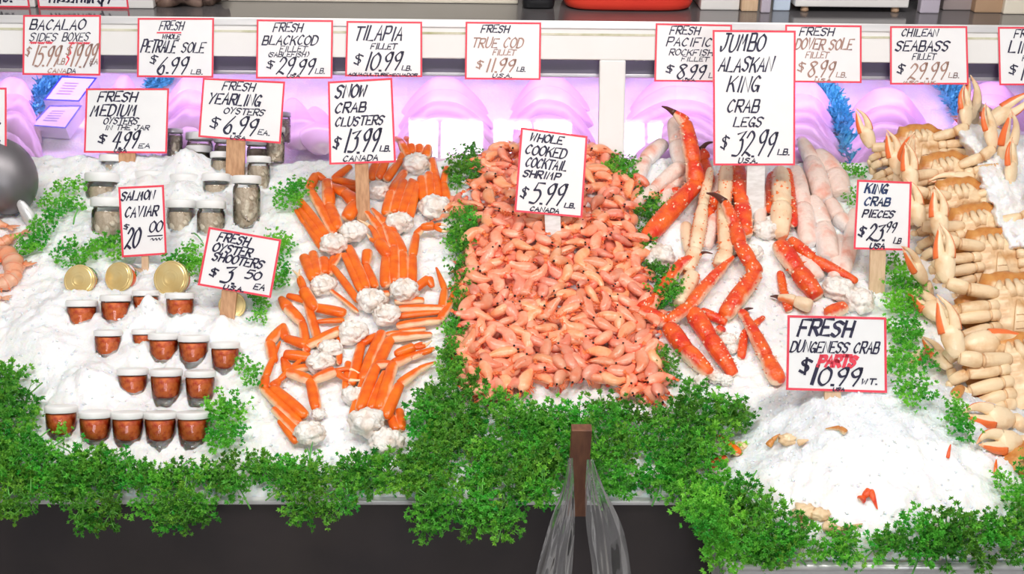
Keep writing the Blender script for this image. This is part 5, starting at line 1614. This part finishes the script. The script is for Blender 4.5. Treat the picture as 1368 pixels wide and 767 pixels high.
# ------------------------------------------------------------------ parsley
def sprig_mesh(seed, spread=1.0, tall=.5):
    rr = random.Random(seed); lf = MB(); st = MB()
    root = V((0, -.038, .000)); tip = V((0, 0, .006))
    st.tube([root, root.lerp(tip, .5) + V((rr.uniform(-.004, .004), 0, .003)), tip], [.0013, .0012, .0010], 5)
    nb = 9
    for i in range(nb):
        az = 2 * PI * i / nb + rr.uniform(-.3, .3); el = rr.uniform(.12, 1.15)
        if i % 3 == 0: el = rr.uniform(.7, 1.35)
        d = V((math.cos(az) * math.cos(el), math.sin(az) * math.cos(el), math.sin(el) * tall * 1.6)).normalized()
        L = rr.uniform(.020, .032) * spread
        e = tip + d * L
        st.tube([tip, tip + d * L * .5 + V((0, 0, .002)), e], [.0009, .0007, .0005], 4, cap=False)
        for j in range(7):
            t = .25 + .75 * j / 6
            q = tip + d * L * t
            d2 = (d + V((rr.gauss(0, .75), rr.gauss(0, .75), rr.gauss(.1, .5)))).normalized()
            l2 = rr.uniform(.006, .011)
            e2 = q + d2 * l2
            st.tube([q, e2], [.0005, .0004], 3, cap=False)
            for k in range(4):
                d3 = (d2 + V((rr.gauss(0, .8), rr.gauss(0, .8), rr.gauss(.15, .6)))).normalized()
                leaflet(lf, e2, d3, rr.uniform(.0036, .0068), rr)
    return lf, st


def leaflet(mb, p, d, L, rr):
    s = d.cross(V((rr.gauss(0, 1), rr.gauss(0, 1), rr.gauss(0, 1)))).normalized(); u = s.cross(d).normalized()
    c1 = u * L * rr.uniform(-.25, .35)
    # three toothed lobes
    P = [p]
    for a, r in ((-1.25, .55), (-.85, .95), (-.5, .55), (-.22, .75), (0, 1.15), (.22, .75), (.5, .55), (.85, .95), (1.25, .55)):
        P.append(p + d * L * r * math.cos(a) + s * L * r * math.sin(a) * .95 + c1 * r * r + u * L * .10 * (1 if int(abs(a) * 10) % 2 else -1))
    mb.add(P, [(0, i, i + 1) for i in range(1, 9)])


SPR = []
for i, (sp, tl) in enumerate([(1, .5), (1.15, .35), (.9, .8), (1.2, .5), (1, .3), (1.1, .65)]):
    lf, st = sprig_mesh(40 + i, sp, tl)
    a = lf.mesh('parsley_leaves', smooth=False); a.materials.append(M['parsley']); s = st.mesh('stem'); s.materials.append(M['parsleystem'])
    SPR.append((a, s))
pr = random.Random(77)
N_SPRIG = [0]
extra = MB()


def sprig_matrix(x, y, S, lift=0.0, hang=False):
    if hang:
        g = plane_hit(x, y, (0, LIP_Y - .022, 0), V((0, -1, 0)))
        if x > 915 and y > 640: g = plane_hit(x, y, (0, TRAY['y0'] - .01, 0), V((0, -1, 0)))
        nrm = V((pr.gauss(0, .2), -.9, .45)).normalized(); az = PI + pr.gauss(0, .5)
    else:
        g = hit(x, y, lift)
        e = .012
        nrm = V((-(hz(g.x + e, g.y) - hz(g.x - e, g.y)) / (2 * e), -(hz(g.x, g.y + e) - hz(g.x, g.y - e)) / (2 * e), 1))
        if abs(nrm.x) > 2 or abs(nrm.y) > 2: nrm = V((0, -.3, 1))
        nrm = (nrm.normalized() + V((pr.gauss(0, .22), -.25 + pr.gauss(0, .22), 0))).normalized(); az = pr.uniform(0, 2 * PI)
    R = V((0, 0, 1)).rotation_difference(nrm).to_matrix() @ Matrix.Rotation(az, 3, 'Z')
    M4 = R.to_4x4(); M4.translation = g
    return M4 @ Matrix.Scale(S, 4)


def scatter(poly, n, label, group, S=1.0, lift=.003, hang=False, dmin=14, seed=0):
    if seed == 7: S *= .8
    pts = poisson(poly, n, dmin, random.Random(seed + 5), 3000)
    for (x, y) in pts:
        a, s = pr.choice(SPR)
        M4 = sprig_matrix(x, y, S * .84 * pr.uniform(.8, 1.2), lift * pr.uniform(.5, 1.8), hang)
        if N_SPRIG[0] < 300:
            N_SPRIG[0] += 1
            o = bpy.data.objects.new('parsley_sprig', a); COL.objects.link(o); o.matrix_world = M4
            tag(o, label, 'parsley', group)
            c = bpy.data.objects.new('stem', s); COL.objects.link(c); c.parent = o
        else:
            extra.add([M4 @ v.co for v in a.vertices], [tuple(p.vertices) for p in a.polygons])


T = lambda *a: list(a)
scatter(T((0, 612), (60, 618), (150, 615), (215, 640), (340, 625), (470, 628), (560, 622), (570, 658), (0, 658)), 60, 'green parsley sprig in the band along the front lip left of the dark stake', 'parsley along the left front lip', 1.0, dmin=16, seed=1)
for _i, (_p, _n) in enumerate([(T((0, 668), (40, 668), (40, 682), (0, 682)), 3), (T((100, 668), (165, 668), (140, 702), (112, 700)), 5), (T((190, 668), (290, 668), (280, 690), (240, 700), (195, 698)), 8), (T((385, 668), (470, 668), (450, 686), (400, 684)), 5)]):
    scatter(_p, _n, 'green parsley sprig hanging over the front lip left of the dark stake', 'parsley hanging over the left lip', .9, hang=True, dmin=13, seed=30 + _i)
scatter(T((0, 500), (26, 505), (44, 530), (42, 580), (60, 620), (0, 640)), 15, 'green parsley sprig in the clump at the left edge below the cup rows', 'parsley clump at the left edge', 1.05, dmin=17, seed=3)
scatter(T((568, 535), (600, 515), (640, 530), (690, 552), (760, 560), (830, 540), (866, 575), (855, 610), (800, 628), (700, 622), (640, 610), (575, 630), (556, 590)), 52, 'green parsley sprig in the big bank between the shrimp and the dark stake', 'parsley bank below the shrimp', 1.1, .006, dmin=19, seed=4)
scatter(T((560, 610), (640, 640), (760, 625), (880, 650), (900, 668), (560, 670)), 24, 'green parsley sprig beside the foot of the dark wooden stake', 'parsley at the foot of the stake', 1.05, dmin=17, seed=5)
scatter(T((550, 664), (640, 664), (730, 700), (700, 690), (590, 716), (560, 705)), 11, 'green parsley sprig hanging over the lip just left of the clear bags', 'parsley hanging left of the bags', 1.0, hang=True, dmin=16, seed=6)
scatter(T((606, 310), (618, 288), (636, 294), (632, 320), (616, 350), (624, 380), (612, 410), (610, 460), (618, 510), (592, 505), (598, 470), (610, 430), (612, 380), (608, 350)), 30, 'green parsley sprig in the strip between snow crab and shrimp', 'parsley strip left of the shrimp', .95, dmin=12, seed=7)
scatter(T((598, 215), (640, 200), (645, 240), (605, 250)), 7, 'green parsley sprig in the tuft between the top snow crab and shrimp', 'parsley tuft at the top of the shrimp', .85, seed=8)
scatter(T((815, 220), (848, 212), (846, 244), (820, 242)), 4, 'green parsley sprig in the tuft right of the shrimp top', 'parsley tuft right of the shrimp top', .85, seed=9)
scatter(T((850, 270), (880, 262), (880, 300), (868, 330), (905, 385), (895, 420), (868, 400), (858, 340)), 13, 'green parsley sprig between the shrimp and the king crab legs', 'parsley between shrimp and king crab', .85, seed=10)
scatter(T((868, 470), (895, 468), (898, 520), (880, 530)), 4, 'green parsley sprig beside the lower right corner of the shrimp pile', 'parsley at the shrimp lower corner', .75, seed=11)
scatter(T((880, 560), (920, 535), (1000, 545), (1002, 570), (960, 600), (940, 640), (890, 668), (872, 640)), 24, 'green parsley sprig in the bank left of the front ice mound', 'parsley bank left of the mound', 1.05, .006, dmin=17, seed=12)
scatter(T((880, 650), (1000, 650), (1040, 690), (1060, 715), (1130, 735), (1260, 705), (1368, 675), (1368, 748), (970, 752), (930, 700)), 50, 'green parsley sprig along the rim of the front steel tray', 'parsley along the tray rim', 1.0, .004, dmin=19, seed=13)
scatter(T((905, 655), (955, 660), (975, 750), (940, 735), (915, 690)), 7, 'green parsley sprig hanging over the left corner of the steel tray', 'parsley hanging at the tray corner', .95, hang=True, dmin=17, seed=14)
scatter(T((1182, 360), (1205, 355), (1222, 400), (1215, 440), (1232, 480), (1240, 550), (1215, 545), (1188, 500), (1186, 420)), 19, 'green parsley sprig in the column between the card sticks and the dungeness crabs', 'parsley column left of the dungeness crabs', .9, dmin=14, seed=15)
scatter(T((1252, 535), (1282, 545), (1285, 585), (1258, 560)), 4, 'green parsley sprig on the ice left of the white lying claw', 'parsley left of the lying claws', .75, seed=16)
scatter(T((1122, 232), (1145, 228), (1142, 272), (1124, 262)), 3, 'green parsley sprig above the king crab pieces card', 'parsley above the pieces card', .85, seed=17)
scatter(T((50, 255), (110, 250), (112, 290), (60, 305)), 6, 'green parsley sprig between the steel scoop and the oyster jars', 'parsley between scoop and jars', .75, dmin=12, seed=18)
scatter(T((22, 315), (66, 300), (66, 335), (28, 345)), 5, 'green parsley sprig below the steel scoop beside the large prawns', 'parsley beside the large prawns', .8, dmin=12, seed=19)
scatter(T((74, 335), (125, 325), (158, 332), (172, 350), (120, 358), (78, 356)), 8, 'green parsley sprig left of the salmon caviar card stick', 'parsley left of the caviar card stick', .8, dmin=12, seed=20)
scatter(T((222, 340), (256, 330), (268, 352), (258, 372), (235, 360)), 5, 'green parsley sprig right of the salmon caviar card', 'parsley right of the caviar card', .8, dmin=12, seed=21)
scatter(T((374, 255), (400, 246), (408, 276), (384, 290)), 5, 'green parsley sprig left of the upper snow crab legs', 'parsley left of the upper snow crab', .75, dmin=12, seed=22)
scatter(T((366, 318), (384, 310), (386, 350), (380, 392), (366, 385)), 6, 'green parsley sprig right of the tilted shooters card', 'parsley right of the shooters card', .72, dmin=13, seed=23)
scatter(T((338, 400), (362, 396), (362, 428), (342, 436)), 3, 'dark green parsley sprig below the corner of the shooters card', 'parsley below the shooters card', .7, seed=24)
scatter(T((282, 545), (338, 545), (336, 590), (300, 605)), 7, 'green parsley sprig in the round clump right of the front cup row', 'parsley clump right of the front cups', .9, dmin=12, seed=25)
scatter(T((325, 490), (350, 488), (350, 520), (332, 520)), 2, 'green parsley sprig alone on the ice left of the low snow crab', 'parsley left of the low snow crab', .7, seed=26)
scatter(T((1345, 640), (1368, 620), (1368, 680), (1340, 690)), 4, 'green parsley sprig at the right edge below the brown shell', 'parsley below the brown shell', .9, seed=27)
scatter(T((1310, 636), (1336, 632), (1338, 648), (1315, 650)), 1, 'green parsley sprig around the thin orange claw tip', 'parsley around the thin claw tip', .7, seed=28)
scatter(T((68, 566), (96, 566), (96, 590), (70, 592)), 1, 'green parsley sprig draped in front of the leftmost front cup', 'parsley on the leftmost front cup', .7, seed=29)
if extra.v:
    tag(extra.build('loose_parsley', M['parsley'], smooth=False), 'loose green parsley leaves filling out the front garnish band', 'parsley', kind='stuff')
print('SPRIGS', N_SPRIG[0], len(extra.v))

# long thin chive like stems poking out of the garnish
def blades(label, pts, group='loose green stems in the garnish'):
    for (x0, y0, x1, y1) in pts:
        a = hit(x0, y0, .008); b_ = hit(x1, y1, .024)
        mid = a.lerp(b_, .5) + V((0, 0, .006))
        b = MB(); b.tube([a, a.lerp(mid, .5) + V((0, 0, .002)), mid, mid.lerp(b_, .5) + V((0, 0, .0015)), b_], [.0013, .0014, .0013, .0011, .0005], 6)
        o = b.build('green_stem', M['parsleystem'], origin=a)
        tag(o, label, 'plant stem', group)


blades('thin straight green stem poking out of the parsley garnish', [(412, 632, 418, 590), (420, 636, 410, 598), (400, 640, 372, 612), (392, 628, 384, 606), (230, 640, 262, 612), (210, 636, 178, 622), (66, 608, 72, 590), (250, 618, 270, 630), (300, 640, 340, 624), (520, 640, 480, 660),
   (450, 620, 500, 640), (640, 560, 600, 590), (600, 620, 650, 640), (700, 600, 740, 620), (560, 520, 590, 548), (880, 610, 900, 590), (1000, 720, 1040, 700), (1180, 735, 1220, 715), (1260, 730, 1300, 705), (98, 300, 106, 280), (84, 290, 78, 272), (256, 312, 272, 326), (905, 655, 930, 640)])
# ------------------------------------------------------------------ stake and clear bags at the front
yf = LIP_Y - .035
pt = plane_hit(777, 571, (0, yf - .02, 0), V((0, -1, 0))); pb = plane_hit(771, 664, (0, yf + .002, 0), V((0, -1, 0)))
d = (pb - pt).normalized()
t = thing('wooden_stake', 'reddish brown wooden stake standing before the lip, holding the clear bags', 'stake', pb + d * .03)
side = V((1, 0, 0)); side = (side - d * side.dot(d)).normalized(); nor = side.cross(d)
rot = Matrix((side, nor, d)).transposed()
b = MB(); b.box((pt + pb + d * .03) / 2, (.0255, .013, (pb + d * .03 - pt).length), rot, .0012)
b.build('post', M['darkWood'], t, t.location, smooth=False)
b = MB(); q = pb + d * .02; b.tube([q, q + V((0, .030, -.004)), q + V((0, LIP_Y - q.y + .006, -.006))], .005, 10); b.build('mounting_peg', M['steel'], t, t.location)


def bag(label, L, R, yoff, seed):
    """hanging film between two pixel edges; rows of (y, xl, xr)"""
    o0 = plane_hit(L[0][0], L[0][1], (0, yf - .02, 0), V((0, -1, 0)))
    t = thing('plastic_bag', label, 'plastic bag', o0, 'clear bags on the stake')
    lp = smooth_path(L, 8); rp = smooth_path(R, 8); n = min(len(lp), len(rp))
    for name, sgn in (('front_film', -1), ('back_film', 1)):
        b = MB()
        def f(u, v):
            i = v * (n - 1); k = int(min(n - 2, i)); fr = i - k
            l = [lp[k][j] * (1 - fr) + lp[k + 1][j] * fr for j in (0, 1)]; r = [rp[k][j] * (1 - fr) + rp[k + 1][j] * fr for j in (0, 1)]
            x, y = l[0] * (1 - u) + r[0] * u, l[1] * (1 - u) + r[1] * u
            w = math.sin(PI * u)
            fold = .0045 * math.sin(u * 11 + seed + v * 2.2) * (.4 + .6 * v) + 0.0006 * math.sin(u * 31 + v * 6 + seed) + .0025 * math.sin(v * 23 + u * 5)
            return plane_hit(x, y, (0, yf - .022 + yoff + sgn * (.010 * w * (.3 + v)) + fold * w, 0), V((0, -1, 0)))
        b.grid(f, 36, 40); b.build(name, M['bag'], t, o0)


bag('clear plastic bag hanging on the left of the dark stake', [(760, 612), (752, 650), (734, 700), (716, 767), (704, 830)], [(766, 612), (767, 650), (768, 700), (764, 767), (760, 830)], 0, 1)
bag('clear plastic bag hanging on the right of the dark stake', [(784, 614), (782, 650), (783, 700), (792, 767), (796, 830)], [(792, 614), (806, 650), (832, 706), (843, 767), (848, 830)], -.004, 4)
# ------------------------------------------------------------------ light
w = bpy.data.worlds.new('world'); scene.world = w; w.use_nodes = True
bg = w.node_tree.nodes['Background']; bg.inputs[0].default_value = (1.0, .975, .97, 1); bg.inputs[1].default_value = .30


def area(name, loc, size, watts, col, aim, size_y=None):
    l = bpy.data.lights.new(name, 'AREA'); l.energy = watts; l.color = col; l.shape = 'RECTANGLE'; l.size = size; l.size_y = size_y or size
    o = bpy.data.objects.new(name, l); COL.objects.link(o); o.location = loc
    o.rotation_euler = (V(aim) - V(loc)).to_track_quat('-Z', 'Y').to_euler()
    return o


area('shop_lamp', (-.55, .75, 2.75), .7, 20, (1, .95, .90), (-.3, 1.8, .85), .35)
area('shop_lamp', (.65, .80, 2.75), .7, 20, (1, .95, .90), (.4, 1.8, .85), .35)
area('case_tube', (0, 2.36, 1.168), 2.2, 6.2, (.80, .50, 1.0), (0, 2.36, .9), .06)
scene.view_settings.view_transform = 'Standard'
scene.view_settings.look = 'None'
scene.view_settings.gamma = 1.0
scene.view_settings.use_curve_mapping = False
scene.view_settings.exposure = 0.06
scene.cycles.max_bounces = 8
scene.cycles.transparent_max_bounces = 24
scene.cycles.caustics_reflective = False
scene.cycles.caustics_refractive = False
